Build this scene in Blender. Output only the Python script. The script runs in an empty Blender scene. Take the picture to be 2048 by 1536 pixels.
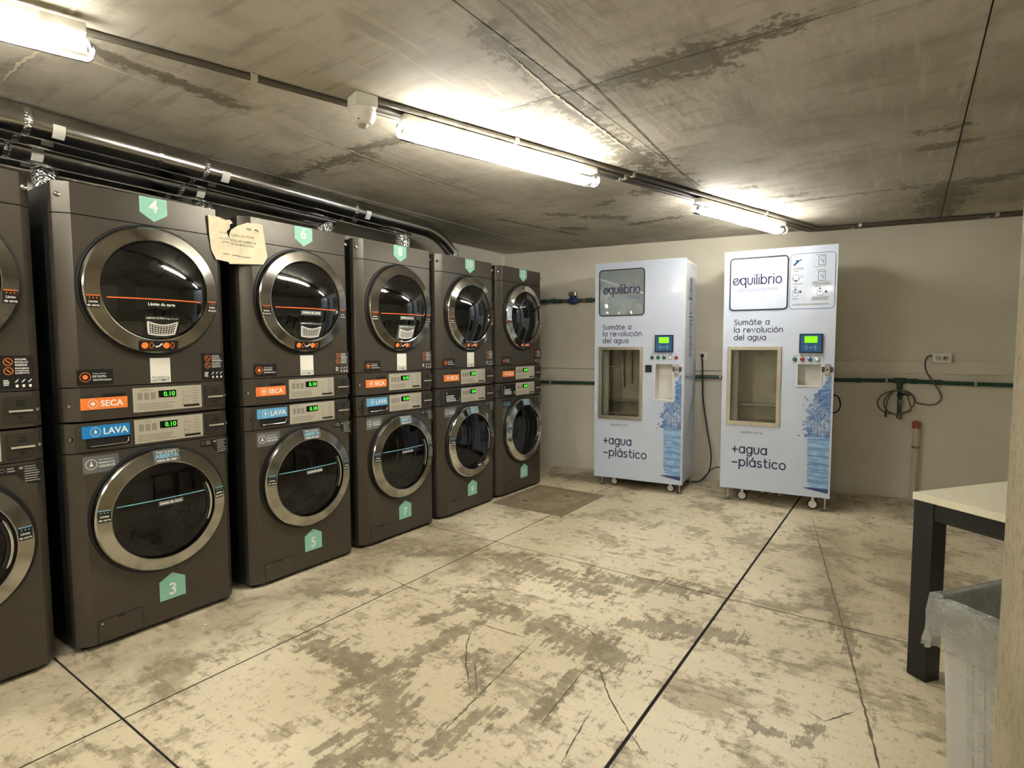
import bpy, bmesh, math, random
from mathutils import Vector, Matrix
from mathutils.geometry import delaunay_2d_cdt

random.seed(7)
PI = math.pi
SC = bpy.context.scene
COL = SC.collection
HC = 2.303                                   # ceiling height

# ------------------------------------------------------------------ camera
cam_d = bpy.data.cameras.new('camera')
cam = bpy.data.objects.new('camera', cam_d)
COL.objects.link(cam)
CAMP = Vector((2.806, 0.0, 1.299))
YAW, PIT, ROL = 0.6118, -0.0678, -0.0027
fw = Vector((-math.sin(YAW) * math.cos(PIT), math.cos(YAW) * math.cos(PIT), math.sin(PIT)))
rt = Vector((math.cos(YAW), math.sin(YAW), 0))
up = rt.cross(fw)
r2 = rt * math.cos(ROL) + up * math.sin(ROL)
u2 = -rt * math.sin(ROL) + up * math.cos(ROL)
cam.matrix_world = Matrix((
    (r2.x, u2.x, -fw.x, CAMP.x), (r2.y, u2.y, -fw.y, CAMP.y),
    (r2.z, u2.z, -fw.z, CAMP.z), (0, 0, 0, 1)))
cam_d.sensor_width = 36.0
cam_d.lens = 1131.556 / 2048 * 36.0
cam_d.clip_start = 0.02
SC.camera = cam

# ------------------------------------------------------------------ world and exposure
world = bpy.data.worlds.new('world')
SC.world = world
world.use_nodes = True
world.node_tree.nodes['Background'].inputs[0].default_value = (0.5, 0.48, 0.42, 1)
world.node_tree.nodes['Background'].inputs[1].default_value = 0.05
SC.view_settings.view_transform = 'Standard'
SC.view_settings.look = 'None'
SC.view_settings.gamma = 1
SC.view_settings.use_curve_mapping = False
SC.view_settings.exposure = 2.4
LAMP_STRENGTH = 17.0
LAMP_COLOR = (1.0, 0.985, 0.94)


# ------------------------------------------------------------------ materials
def s2l(c):
    return tuple(((x / 255) / 12.92 if x / 255 <= 0.04045 else ((x / 255 + 0.055) / 1.055) ** 2.4) for x in c)


class NT:
    """tiny node helper"""
    def __init__(self, mat):
        mat.use_nodes = True
        self.t = mat.node_tree
        self.n = self.t.nodes
        self.bsdf = self.n.get('Principled BSDF')
        self.out = self.n.get('Material Output')

    def add(self, kind, **kw):
        nd = self.n.new(kind)
        for k, v in kw.items():
            setattr(nd, k, v)
        return nd

    def link(self, a, b):
        self.t.links.new(a, b)

    def math(self, op, a, b=None, clamp=False):
        m = self.add('ShaderNodeMath', operation=op, use_clamp=clamp)
        for i, v in enumerate((a, b)):
            if v is None:
                continue
            if isinstance(v, (int, float)):
                m.inputs[i].default_value = v
            else:
                self.link(v, m.inputs[i])
        return m.outputs[0]

    def noise(self, vec, scale, detail=4, rough=0.55, dist=0.0):
        nz = self.add('ShaderNodeTexNoise')
        nz.inputs['Scale'].default_value = scale
        nz.inputs['Detail'].default_value = detail
        nz.inputs['Roughness'].default_value = rough
        nz.inputs['Distortion'].default_value = dist
        if vec is not None:
            self.link(vec, nz.inputs['Vector'])
        return nz.outputs['Fac']

    def ramp(self, fac, p0, p1, v0=0.0, v1=1.0):
        m = self.add('ShaderNodeMapRange', interpolation_type='SMOOTHSTEP')
        m.inputs['From Min'].default_value = p0
        m.inputs['From Max'].default_value = p1
        m.inputs['To Min'].default_value = v0
        m.inputs['To Max'].default_value = v1
        self.link(fac, m.inputs['Value'])
        return m.outputs['Result']

    def mix(self, fac, a, b, blend='MIX'):
        m = self.add('ShaderNodeMix', data_type='RGBA', blend_type=blend)
        if isinstance(fac, (int, float)):
            m.inputs['Factor'].default_value = fac
        else:
            self.link(fac, m.inputs['Factor'])
        for i, v in ((6, a), (7, b)):
            if isinstance(v, tuple):
                m.inputs[i].default_value = (*v[:3], 1)
            else:
                self.link(v, m.inputs[i])
        return m.outputs[2]

    def mapping(self, vec, scale=(1, 1, 1), rot=(0, 0, 0)):
        m = self.add('ShaderNodeMapping')
        m.inputs['Scale'].default_value = scale
        m.inputs['Rotation'].default_value = rot
        self.link(vec, m.inputs['Vector'])
        return m.outputs['Vector']

    def pos(self):
        return self.add('ShaderNodeNewGeometry').outputs['Position']

    def bump(self, h, strength=0.2, dist=0.01):
        b = self.add('ShaderNodeBump')
        b.inputs['Strength'].default_value = strength
        b.inputs['Distance'].default_value = dist
        self.link(h, b.inputs['Height'])
        self.link(b.outputs['Normal'], self.bsdf.inputs['Normal'])


MATS = {}


def mat(name, rgb=(128, 128, 128), rough=0.5, metal=0.0, spec=0.5, coat=0.0, emit=0.0, grain=0.0, gscale=60.0, bump=0.0, aniso=0.0):
    if name in MATS:
        return MATS[name]
    m = bpy.data.materials.new(name)
    t = NT(m)
    b = t.bsdf
    c = s2l(rgb)
    b.inputs['Base Color'].default_value = (*c, 1)
    b.inputs['Roughness'].default_value = rough
    b.inputs['Metallic'].default_value = metal
    b.inputs['Specular IOR Level'].default_value = spec
    b.inputs['Coat Weight'].default_value = coat
    b.inputs['Coat Roughness'].default_value = 0.05
    if emit:
        b.inputs['Emission Color'].default_value = (*c, 1)
        b.inputs['Emission Strength'].default_value = emit
    if grain or bump:
        co = t.add('ShaderNodeTexCoord').outputs['Object']
        nz = t.noise(co, gscale, 5)
        if grain:
            dk = tuple(x * (1 - grain) for x in c)
            lt = tuple(min(1, x * (1 + grain)) for x in c)
            t.link(t.mix(t.ramp(nz, 0.3, 0.7), dk, lt), b.inputs['Base Color'])
        if bump:
            t.bump(nz, bump, 0.004)
    if aniso:
        b.inputs['Anisotropic'].default_value = aniso
        tg = t.add('ShaderNodeTangent', direction_type='RADIAL', axis='X')
        t.link(tg.outputs[0], b.inputs['Tangent'])
    MATS[name] = m
    return m


def seg_group():
    """distance from a point to a segment in plan, minus a ragged width -> mask"""
    g = bpy.data.node_groups.new('segment_mask', 'ShaderNodeTree')
    itf = g.interface
    itf.new_socket('P', in_out='INPUT', socket_type='NodeSocketVector')
    itf.new_socket('A', in_out='INPUT', socket_type='NodeSocketVector')
    itf.new_socket('AB', in_out='INPUT', socket_type='NodeSocketVector')
    itf.new_socket('InvL2', in_out='INPUT', socket_type='NodeSocketFloat')
    itf.new_socket('Width', in_out='INPUT', socket_type='NodeSocketFloat')
    itf.new_socket('Soft', in_out='INPUT', socket_type='NodeSocketFloat')
    itf.new_socket('Noise', in_out='INPUT', socket_type='NodeSocketFloat')
    itf.new_socket('Prev', in_out='INPUT', socket_type='NodeSocketFloat')
    itf.new_socket('Amount', in_out='INPUT', socket_type='NodeSocketFloat')
    itf.new_socket('Mask', in_out='OUTPUT', socket_type='NodeSocketFloat')
    n = g.nodes
    i = n.new('NodeGroupInput')
    o = n.new('NodeGroupOutput')
    L = g.links.new

    def vm(op, a, b=None, s=None):
        q = n.new('ShaderNodeVectorMath')
        q.operation = op
        L(a, q.inputs[0])
        if b is not None:
            L(b, q.inputs[1])
        if s is not None:
            L(s, q.inputs['Scale'])
        return q

    def mm(op, a, b=None, clamp=False):
        q = n.new('ShaderNodeMath')
        q.operation = op
        q.use_clamp = clamp
        L(a, q.inputs[0])
        if b is not None:
            L(b, q.inputs[1])
        return q.outputs[0]
    ap = vm('SUBTRACT', i.outputs['P'], i.outputs['A']).outputs[0]
    d = vm('DOT_PRODUCT', ap, i.outputs['AB']).outputs['Value']
    tt = mm('MULTIPLY', d, i.outputs['InvL2'], True)
    pr = vm('SCALE', i.outputs['AB'], None, tt).outputs[0]
    dist = vm('LENGTH', vm('SUBTRACT', ap, pr).outputs[0]).outputs['Value']
    w = mm('MULTIPLY', i.outputs['Width'], i.outputs['Noise'])
    x = mm('SUBTRACT', w, dist)
    x = mm('DIVIDE', x, i.outputs['Soft'], True)
    x = mm('MULTIPLY', x, i.outputs['Amount'])
    L(mm('MAXIMUM', x, i.outputs['Prev']), o.inputs['Mask'])
    return g


SEG = seg_group()


def seg_masks(t, p2, noise, segs, bounds):
    """segs: (ax, ay, bx, by, width, soft, amount); only those that reach the piece within bounds"""
    prev = None
    x0, x1, y0, y1 = bounds
    segs = [q for q in segs if max(q[0], q[2]) + q[4] * 2 > x0 and min(q[0], q[2]) - q[4] * 2 < x1
            and max(q[1], q[3]) + q[4] * 2 > y0 and min(q[1], q[3]) - q[4] * 2 < y1]
    for ax, ay, bx, by, w, so, am in segs:
        q = t.add('ShaderNodeGroup')
        q.node_tree = SEG
        t.link(p2, q.inputs['P'])
        q.inputs['A'].default_value = (ax, ay, 0)
        q.inputs['AB'].default_value = (bx - ax, by - ay, 0)
        q.inputs['InvL2'].default_value = 1 / max(1e-9, (bx - ax) ** 2 + (by - ay) ** 2)
        q.inputs['Width'].default_value = w
        q.inputs['Soft'].default_value = so
        q.inputs['Amount'].default_value = am
        t.link(noise, q.inputs['Noise'])
        if prev is not None:
            t.link(prev, q.inputs['Prev'])
        prev = q.outputs[0]
    return prev


def flat_pos(t):
    p = t.pos()
    v = t.add('ShaderNodeVectorMath', operation='MULTIPLY')
    t.link(p, v.inputs[0])
    v.inputs[1].default_value = (1, 1, 0)
    return v.outputs[0]


def chain(pts, w, so, am):
    return [(*a, *b, w, so, am) for a, b in zip(pts, pts[1:])]


def floor_material(bounds):
    m = bpy.data.materials.new('worn_concrete_floor')
    t = NT(m)
    p = flat_pos(t)
    big = t.noise(p, 0.9, 1, 0.5)
    mid = t.noise(p, 3.2, 4, 0.64, 0.5)
    fine = t.noise(p, 18, 5, 0.74)
    spk = t.noise(p, 75, 3, 0.7)
    st = t.noise(t.mapping(p, (1.4, 9, 1), (0, 0, 0.95)), 3.2, 4, 0.7)
    st2 = t.noise(t.mapping(p, (12, 1.6, 1), (0, 0, 0.35)), 3.4, 4, 0.7)
    base = t.mix(t.ramp(big, 0.35, 0.65), s2l((198, 186, 158)), s2l((218, 207, 181)))
    # rubbed darker areas with a crisp, broken edge
    edge = t.math('ADD', t.math('MULTIPLY', mid, 0.62), t.math('MULTIPLY', fine, 0.38))
    base = t.mix(t.ramp(edge, 0.505, 0.565, 0, 0.62), base, s2l((150, 137, 111)))
    base = t.mix(t.ramp(t.math('MULTIPLY', edge, st), 0.285, 0.335, 0, 0.5), base, s2l((132, 120, 96)))
    # abraded speckle where the skin of the slab has flaked
    flake = t.math('MULTIPLY', t.ramp(fine, 0.53, 0.58), t.ramp(st2, 0.47, 0.60))
    base = t.mix(t.math('MULTIPLY', flake, 0.6), base, s2l((122, 111, 90)))
    flake2 = t.math('MULTIPLY', t.ramp(spk, 0.52, 0.60), t.ramp(st, 0.50, 0.62))
    base = t.mix(t.math('MULTIPLY', flake2, 0.5), base, s2l((120, 109, 88)))
    base = t.mix(t.ramp(spk, 0.40, 0.25, 0, 0.35), base, s2l((222, 214, 194)))
    wide = [(0.726, 1.457, 1.021, 1.475, .07), (1.194, 1.447, 1.381, 1.296, .10), (1.082, 1.318, 1.19, 1.632, .035),
            (1.141, 1.519, 1.178, 2.009, .05), (1.286, 1.054, 1.33, 1.232, .03), (0.346, 1.839, 0.558, 1.953, .05),
            (1.357, 1.788, 1.509, 1.598, .045), (0.988, 2.157, 1.486, 2.197, .08), (1.369, 1.059, 1.455, 1.189, .05),
            (1.368, 1.258, 1.492, 1.179, .025), (1.599, 1.314, 1.622, 1.52, .06), (1.788, 1.636, 1.76, 1.912, .04),
            (0.843, 2.747, 1.482, 2.658, .13), (1.444, 2.168, 1.863, 2.099, .11), (0.281, 2.447, 0.495, 2.618, .07),
            (0.978, 1.923, 1.032, 2.07, .05), (2.583, 3.144, 2.617, 2.909, .035), (2.424, 1.985, 2.568, 1.989, .03),
            (2.583, 1.989, 2.607, 2.101, .03), (1.428, 2.822, 1.905, 2.924, .09), (1.773, 2.405, 2.194, 2.576, .08),
            (2.493, 3.331, 2.659, 2.716, .04)]
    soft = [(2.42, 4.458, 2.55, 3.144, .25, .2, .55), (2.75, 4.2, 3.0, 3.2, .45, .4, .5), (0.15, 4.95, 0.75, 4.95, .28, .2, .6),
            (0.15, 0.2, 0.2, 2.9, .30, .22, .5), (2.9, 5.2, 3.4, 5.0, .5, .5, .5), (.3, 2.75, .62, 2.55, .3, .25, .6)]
    rag = t.ramp(t.math('ADD', t.math('MULTIPLY', mid, 0.2), t.math('MULTIPLY', t.math('ADD', fine, st2), 0.4)), 0.38, 0.62, 0.0, 1.9)
    m2 = seg_masks(t, p, rag, [(a, b, c, d, w, w * .25, .7) for a, b, c, d, w in wide], bounds)
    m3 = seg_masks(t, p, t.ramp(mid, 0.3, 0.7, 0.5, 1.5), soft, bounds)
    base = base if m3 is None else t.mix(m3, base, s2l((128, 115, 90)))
    base = base if m2 is None else t.mix(m2, base, s2l((118, 106, 83)))
    t.link(base, t.bsdf.inputs['Base Color'])
    t.link(t.ramp(t.math('ADD', t.math('MULTIPLY', fine, .5), t.math('MULTIPLY', mid, .5)), 0.35, 0.65, 0.36, 0.58), t.bsdf.inputs['Roughness'])
    t.bsdf.inputs['Specular IOR Level'].default_value = 0.45
    t.bump(t.noise(p, 40, 2, .6), 0.10, 0.006)
    return m


def ceiling_material(bounds):
    m = bpy.data.materials.new('raw_cast_concrete')
    t = NT(m)
    p = flat_pos(t)
    big = t.noise(p, 0.8, 1, 0.55)
    mid = t.noise(p, 2.6, 4, 0.62, 0.3)
    fine = t.noise(p, 22, 5, 0.72)
    st = t.noise(t.mapping(p, (1, 7, 1), (0, 0, 0.5)), 2.4, 4, 0.66)
    st2 = t.noise(t.mapping(p, (14, 1.2, 1), (0, 0, 0.2)), 1.6, 3, 0.6)
    base = t.mix(t.ramp(big, 0.35, 0.65), s2l((164, 159, 146)), s2l((190, 185, 174)))
    base = t.mix(t.ramp(mid, 0.46, 0.64, 0, 0.5), base, s2l((140, 133, 118)))
    base = t.mix(t.ramp(st, 0.52, 0.66, 0, 0.45), base, s2l((132, 125, 109)))
    base = t.mix(t.ramp(st2, 0.54, 0.68, 0, 0.4), base, s2l((200, 191, 172)))
    base = t.mix(t.ramp(fine, 0.62, 0.75, 0, 0.35), base, s2l((126, 117, 98)))
    base = t.mix(t.ramp(fine, 0.36, 0.24, 0, 0.25), base, s2l((201, 193, 175)))
    stains = [(1.653, 1.48, 1.617, 2.027, .07), (1.602, 2.075, 1.581, 2.858, .09), (1.565, 2.896, 1.577, 3.694, .14),
              (1.617, 2.027, 1.967, 2.041, .07), (1.967, 2.041, 2.228, 2.091, .11), (2.228, 2.091, 2.452, 2.017, .07),
              (1.30, 2.032, 1.611, 2.037, .03), (1.866, 4.45, 2.713, 4.508, .04), (2.75, 4.512, 3.2, 4.58, .11),
              (2.985, 4.60, 2.965, 5.6, .15), (2.808, 3.38, 2.97, 3.38, .06), (2.85, 3.65, 3.02, 3.66, .05), (0.691, 4.048, 0.921, 4.213, .09),
              (0.5, 3.8, 0.62, 3.9, .07), (0.95, 3.75, 1.08, 3.7, .06), (0.3, 4.3, 0.45, 4.4, .06), (0.9, 4.5, 1.3, 4.47, .06),
              (0.082, 3.721, 0.277, 4.643, .03), (3.15, 4.543, 3.6, 4.53, .07), (0.399, 2.043, -0.35, 2.061, .09),
              (0.46, 1.992, 0.731, 2.011, .06), (0.50, 0.803, 0.46, 1.343, .04), (1.75, 3.85, 1.95, 3.9, .05),
              (2.0, 4.25, 2.15, 4.3, .06), (1.1, 2.4, 1.3, 2.5, .07), (1.35, 3.6, 1.5, 3.7, .10)]
    rag = t.ramp(t.math('ADD', t.math('MULTIPLY', mid, .35), t.math('MULTIPLY', fine, .65)), 0.36, 0.64, 0.1, 1.8)
    msk = seg_masks(t, p, rag, [(a, b, c, d, w, w * .5, .85) for a, b, c, d, w in stains], bounds)
    base = base if msk is None else t.mix(msk, base, s2l((108, 102, 88)))
    t.link(base, t.bsdf.inputs['Base Color'])
    t.bsdf.inputs['Roughness'].default_value = 0.72
    t.bsdf.inputs['Specular IOR Level'].default_value = 0.3
    t.bump(t.noise(t.mapping(p, (5, 1.5, 1), (0, 0, .3)), 3.0, 3, .65), 0.3, 0.014)
    return m


def wall_material():
    m = bpy.data.materials.new('painted_wall')
    t = NT(m)
    p = t.pos()
    n1 = t.noise(p, 1.1, 4)
    n2 = t.noise(p, 45, 5)
    base = t.mix(t.ramp(n1, .35, .65), s2l((214, 209, 194)), s2l((224, 219, 205)))
    base = t.mix(t.ramp(n2, .6, .75, 0, .2), base, s2l((194, 188, 172)))
    t.link(base, t.bsdf.inputs['Base Color'])
    t.bsdf.inputs['Roughness'].default_value = 0.6
    t.bump(n2, 0.12, 0.003)
    return m


def concrete_material():
    m = bpy.data.materials.new('plain_concrete')
    t = NT(m)
    p = t.pos()
    n1 = t.noise(p, 3, 5)
    n2 = t.noise(p, 60, 7, .7)
    base = t.mix(t.ramp(n1, .35, .65), s2l((140, 130, 107)), s2l((160, 149, 125)))
    base = t.mix(t.ramp(n2, .50, .66, 0, .7), base, s2l((106, 96, 76)))
    t.link(base, t.bsdf.inputs['Base Color'])
    t.bsdf.inputs['Roughness'].default_value = 0.8
    t.bump(n2, 0.3, 0.004)
    return m


def patch_material():
    m = bpy.data.materials.new('mortar_cover')
    t = NT(m)
    p = flat_pos(t)
    n1 = t.noise(p, 5, 6, .6, .5)
    n2 = t.noise(p, 50, 7, .7)
    base = t.mix(t.ramp(n1, .35, .65), s2l((124, 112, 86)), s2l((146, 133, 104)))
    base = t.mix(t.ramp(n2, .58, .72, 0, .5), base, s2l((96, 86, 64)))
    t.link(base, t.bsdf.inputs['Base Color'])
    t.bsdf.inputs['Roughness'].default_value = 0.65
    t.bump(n2, 0.2, 0.004)
    return m


def clear_material(name, tint=(1, 1, 1), refl_rough=0.03, haze=0.0, haze_col=(1, 1, 1), ior=1.45, crinkle=False):
    """thin clear sheet: fresnel mix of straight-through and mirror, with some milky scatter"""
    m = bpy.data.materials.new(name)
    t = NT(m)
    t.n.remove(t.bsdf)
    tr = t.add('ShaderNodeBsdfTransparent')
    tr.inputs[0].default_value = (*tint, 1)
    gl = t.add('ShaderNodeBsdfGlossy')
    gl.inputs['Roughness'].default_value = refl_rough
    fr = t.add('ShaderNodeFresnel')
    fr.inputs[0].default_value = ior
    if crinkle:
        co = t.add('ShaderNodeTexCoord').outputs['Object']
        bp_ = t.add('ShaderNodeBump')
        bp_.inputs['Strength'].default_value = 0.9
        bp_.inputs['Distance'].default_value = 0.02
        t.link(t.noise(co, 28, 4, .65, 1.5), bp_.inputs['Height'])
        t.link(bp_.outputs[0], gl.inputs['Normal'])
        t.link(bp_.outputs[0], fr.inputs['Normal'])
    mx = t.add('ShaderNodeMixShader')
    t.link(fr.outputs[0], mx.inputs[0])
    if haze:
        df = t.add('ShaderNodeBsdfTranslucent')
        df.inputs[0].default_value = (*haze_col, 1)
        d2 = t.add('ShaderNodeBsdfDiffuse')
        d2.inputs[0].default_value = (*haze_col, 1)
        dm = t.add('ShaderNodeMixShader')
        dm.inputs[0].default_value = 0.5
        t.link(df.outputs[0], dm.inputs[1])
        t.link(d2.outputs[0], dm.inputs[2])
        hz = t.add('ShaderNodeMixShader')
        hz.inputs[0].default_value = haze
        t.link(tr.outputs[0], hz.inputs[1])
        t.link(dm.outputs[0], hz.inputs[2])
        t.link(hz.outputs[0], mx.inputs[1])
    else:
        t.link(tr.outputs[0], mx.inputs[1])
    t.link(gl.outputs[0], mx.inputs[2])
    t.link(mx.outputs[0], t.out.inputs[0])
    return m


def paint_material():
    m = bpy.data.materials.new('graphite_metallic_paint')
    t = NT(m)
    co = t.add('ShaderNodeTexCoord').outputs['Object']
    nz = t.noise(co, 900, 2)
    t.link(t.mix(nz, s2l((63, 58, 50)), s2l((84, 78, 68))), t.bsdf.inputs['Base Color'])
    t.bsdf.inputs['Metallic'].default_value = 0.35
    t.bsdf.inputs['Roughness'].default_value = 0.33
    t.bsdf.inputs['Specular IOR Level'].default_value = 0.5
    return m


def splash_material():
    m = bpy.data.materials.new('printed_water_splash')
    t = NT(m)
    co = t.add('ShaderNodeTexCoord').outputs['Object']
    n1 = t.noise(co, 17, 3, .6, 2.2)
    n2 = t.noise(co, 38, 3, .6, 1.6)
    n3 = t.noise(co, 9, 2)
    r1 = t.math('ABSOLUTE', t.math('SUBTRACT', n1, .5))
    r2 = t.math('ABSOLUTE', t.math('SUBTRACT', n2, .5))
    base = t.mix(t.ramp(n3, .35, .65), s2l((188, 208, 234)), s2l((112, 156, 212)))
    base = t.mix(t.ramp(n1, .52, .64, 0, .85), base, s2l((62, 110, 182)))
    base = t.mix(t.ramp(n2, .60, .70, 0, .8), base, s2l((226, 236, 248)))
    base = t.mix(t.ramp(r1, .045, .005, 0, .95), base, s2l((24, 48, 112)))
    base = t.mix(t.ramp(r2, .022, .002, 0, .7), base, s2l((40, 74, 146)))
    t.link(base, t.bsdf.inputs['Base Color'])
    t.bsdf.inputs['Roughness'].default_value = 0.3
    return m


def bottle_material():
    m = bpy.data.materials.new('printed_blue_bottle')
    t = NT(m)
    co = t.add('ShaderNodeTexCoord').outputs['Object']
    wv = t.add('ShaderNodeTexWave', wave_type='BANDS', bands_direction='Z')
    wv.inputs['Scale'].default_value = 5.0
    wv.inputs['Distortion'].default_value = 3.5
    wv.inputs['Detail'].default_value = 3
    wv.inputs['Detail Scale'].default_value = 1.5
    t.link(t.mapping(co, (0.6, 1, 1)), wv.inputs['Vector'])
    n2 = t.noise(co, 18, 4)
    base = t.mix(t.ramp(n2, .35, .65), s2l((128, 174, 224)), s2l((164, 200, 236)))
    base = t.mix(t.ramp(wv.outputs['Fac'], .14, .0, 0, .75), base, s2l((92, 136, 192)))
    t.link(base, t.bsdf.inputs['Base Color'])
    t.bsdf.inputs['Roughness'].default_value = 0.3
    return m


def foil_material():
    m = bpy.data.materials.new('crinkled_foil')
    t = NT(m)
    co = t.add('ShaderNodeTexCoord').outputs['Object']
    vo = t.add('ShaderNodeTexVoronoi', feature='DISTANCE_TO_EDGE')
    vo.inputs['Scale'].default_value = 55
    t.link(co, vo.inputs['Vector'])
    t.bsdf.inputs['Base Color'].default_value = (.72, .72, .70, 1)
    t.bsdf.inputs['Metallic'].default_value = 1
    t.bsdf.inputs['Roughness'].default_value = 0.2
    t.bump(t.math('ADD', vo.outputs['Distance'], t.noise(co, 30, 4)), 0.8, 0.01)
    return m


M_WALL = wall_material()
M_CONC = concrete_material()
M_PATCH = patch_material()
M_PAINT = paint_material()
M_SPLASH = splash_material()
M_BOTTLE = bottle_material()
M_FOIL = foil_material()
M_CLEAR = clear_material('clear_lamp_cover', (.97, .97, .95), .05)
M_PANE = clear_material('window_glass', (.86, .88, .87), .02, ior=1.5)
M_DOORGLASS = clear_material('tinted_door_glass', (.48, .48, .48), .02, ior=1.55)
M_LOGOGLASS = clear_material('logo_cover_glass', (.95, .97, .96), .02, haze=.22, haze_col=(.70, .77, .74), ior=1.7)
M_LINER = clear_material('thin_plastic_liner', (.97, .98, .97), .1, haze=.28, haze_col=(.92, .93, .90), ior=1.6, crinkle=True)
M_BIN = clear_material('milky_plastic', (.93, .94, .92), .35, haze=.86, haze_col=(.90, .91, .87), ior=1.35)

M_DARK = mat('dark_joint', (26, 22, 20), .9, grain=.2)
M_BLACK = mat('black_plastic', (20, 20, 20), .45, grain=.15)
M_SIDE = mat('dark_cabinet_side', (52, 52, 52), .4, metal=.2, grain=.08)
M_STEELRING = mat('brushed_steel_ring', (172, 169, 162), .13, metal=1.0, aniso=.3)
M_CHROME = mat('polished_chrome', (205, 204, 200), .07, metal=1.0)
M_STEEL = mat('satin_steel', (196, 192, 182), .27, metal=1.0, grain=.06, gscale=25)
M_DUCT = mat('galvanised_duct', (186, 184, 178), .2, metal=1.0, grain=.05, gscale=12)
M_GASKET = mat('rubber_gasket', (14, 14, 14), .5)
M_DOME = mat('black_dome_glass', (9, 9, 9), .03, spec=.7, coat=.4)
M_DRUM = mat('steel_drum', (120, 118, 112), .28, metal=.9, grain=.1, gscale=40)
M_BOARD = mat('brushed_control_plate', (186, 180, 164), .42, metal=.25, grain=.04, gscale=80)
M_BOARDTXT = mat('plate_print_grey', (140, 134, 120), .5)
M_DISPLAY = mat('display_window', (14, 15, 14), .12)
M_DIGIT = mat('green_led_digit', (60, 240, 40), .5, emit=.8)
M_ORANGE = mat('orange_sticker', (240, 128, 52), .45)
M_BLUE = mat('blue_sticker', (22, 128, 200), .4)
M_LBLUE = mat('light_blue_sticker', (96, 164, 208), .4)
M_WHITE = mat('white_print', (235, 233, 226), .5)
M_GREYPRINT = mat('grey_print', (150, 148, 142), .5)
M_BLK = mat('black_sticker', (22, 20, 18), .38)
M_CLEARST = mat('smoky_clear_sticker', (104, 106, 106), .22)
M_MINT = mat('mint_green_badge', (140, 198, 175), .45, grain=.04)
M_OLINE = mat('orange_line', (236, 108, 40), .4)
M_BLINE = mat('blue_line', (128, 190, 214), .4)
M_QRW = mat('white_sticker', (226, 224, 214), .5)
M_TEAL = mat('teal_print', (70, 120, 110), .5)
M_BIRON = mat('dark_hole', (10, 10, 10), .6)
M_PLASTW = mat('white_plastic', (236, 234, 226), .4, grain=.02)
M_LAMPB = mat('lamp_housing_grey', (186, 182, 168), .5, grain=.03)
M_LAMPE = mat('lamp_light_strip', (255, 245, 225), .5)
MATS['lamp_light_strip'].node_tree.nodes['Principled BSDF'].inputs['Emission Color'].default_value = (*LAMP_COLOR, 1)
MATS['lamp_light_strip'].node_tree.nodes['Principled BSDF'].inputs['Emission Strength'].default_value = LAMP_STRENGTH
M_LAMPE2 = M_LAMPE.copy()                      # copy with emission turned down so surfaces near it don't blow out
M_LAMPE2.name = 'lamp_light_strip_dim'
M_LAMPE2.node_tree.nodes['Principled BSDF'].inputs['Emission Strength'].default_value = LAMP_STRENGTH * .62
M_COND = mat('grey_conduit', (88, 82, 72), .45, grain=.08)
M_VMPANEL = mat('pale_blue_vending_skin', (200, 211, 233), .26, coat=.25, grain=.01)
M_VMSIDE = mat('pale_blue_glossy_side', (198, 208, 232), .08, coat=.6)
M_VMWHITE = mat('white_powder_coat', (228, 226, 218), .4)
M_NAVY = mat('navy_print', (42, 40, 84), .4)
M_NAVYSIDE = mat('side_print_navy', (64, 72, 108), .3)
M_PALEPR = mat('pale_blue_print', (122, 144, 184), .4)
M_FRAMEB = mat('black_rounded_frame', (30, 32, 38), .35)
M_FRAMEBL = mat('blue_rounded_frame', (72, 92, 142), .35)
M_KEY = mat('keypad_blue', (34, 88, 140), .35)
M_KEYB = mat('keypad_border', (20, 30, 62), .35)
M_LCD = mat('lcd_yellow_green', (112, 214, 6), .4, emit=.22)
M_KEYPR = mat('keypad_print', (110, 150, 190), .4)
M_BTNG = mat('button_green', (24, 120, 84), .2, coat=.5)
M_BTNR = mat('button_red', (200, 52, 50), .2, coat=.5)
M_BTNC = mat('button_crimson', (170, 32, 62), .2, coat=.5)
M_BTNB = mat('button_blue', (34, 92, 168), .2, coat=.5)
M_BTNW = mat('button_white', (236, 236, 232), .2, coat=.5)
M_SHADOWPR = mat('bottle_print_base', (48, 70, 124), .4)
M_GPIPE = mat('dark_green_pipe', (38, 76, 62), .4, grain=.06)
M_METERB = mat('water_meter_blue', (40, 52, 120), .4)
M_BRASS = mat('brass_fitting', (140, 104, 70), .35, metal=.7)
M_CABLEG = mat('grey_cable', (104, 98, 88), .55)
M_CABLEB = mat('black_cable', (24, 24, 26), .45)
M_PVC = mat('white_pvc_pipe', (198, 186, 162), .45, grain=.03)
M_ORCAP = mat('orange_brown_cap', (160, 84, 44), .5, grain=.05)
M_PAPER = mat('aged_paper', (226, 214, 184), .8, grain=.05, gscale=12)
M_INK = mat('faded_ink', (96, 88, 72), .7)
M_TABLETOP = mat('ivory_laminate', (226, 220, 198), .45, grain=.02)
M_TABLELEG = mat('black_powder_coat', (26, 26, 26), .5, grain=.1)
M_TYRE = mat('black_tyre', (22, 22, 22), .6)
M_HOSE = mat('white_hose', (206, 202, 190), .4)


for m_ in (M_DIGIT, M_LCD):                     # tiny indicator lights: seen, but no use as lamps
    m_.cycles.emission_sampling = 'NONE'


# ------------------------------------------------------------------ mesh builder
def MACH(u, v, w):
    return (w, u, v)


def VEND(u, v, w):
    return (u, -w, v)


def SIDE_VEND(u, v, w):          # +x side of a vending machine: u runs down, v runs to the rear
    return (w, v, u)


def WORLD(x, y, z):
    return (x, y, z)


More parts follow.
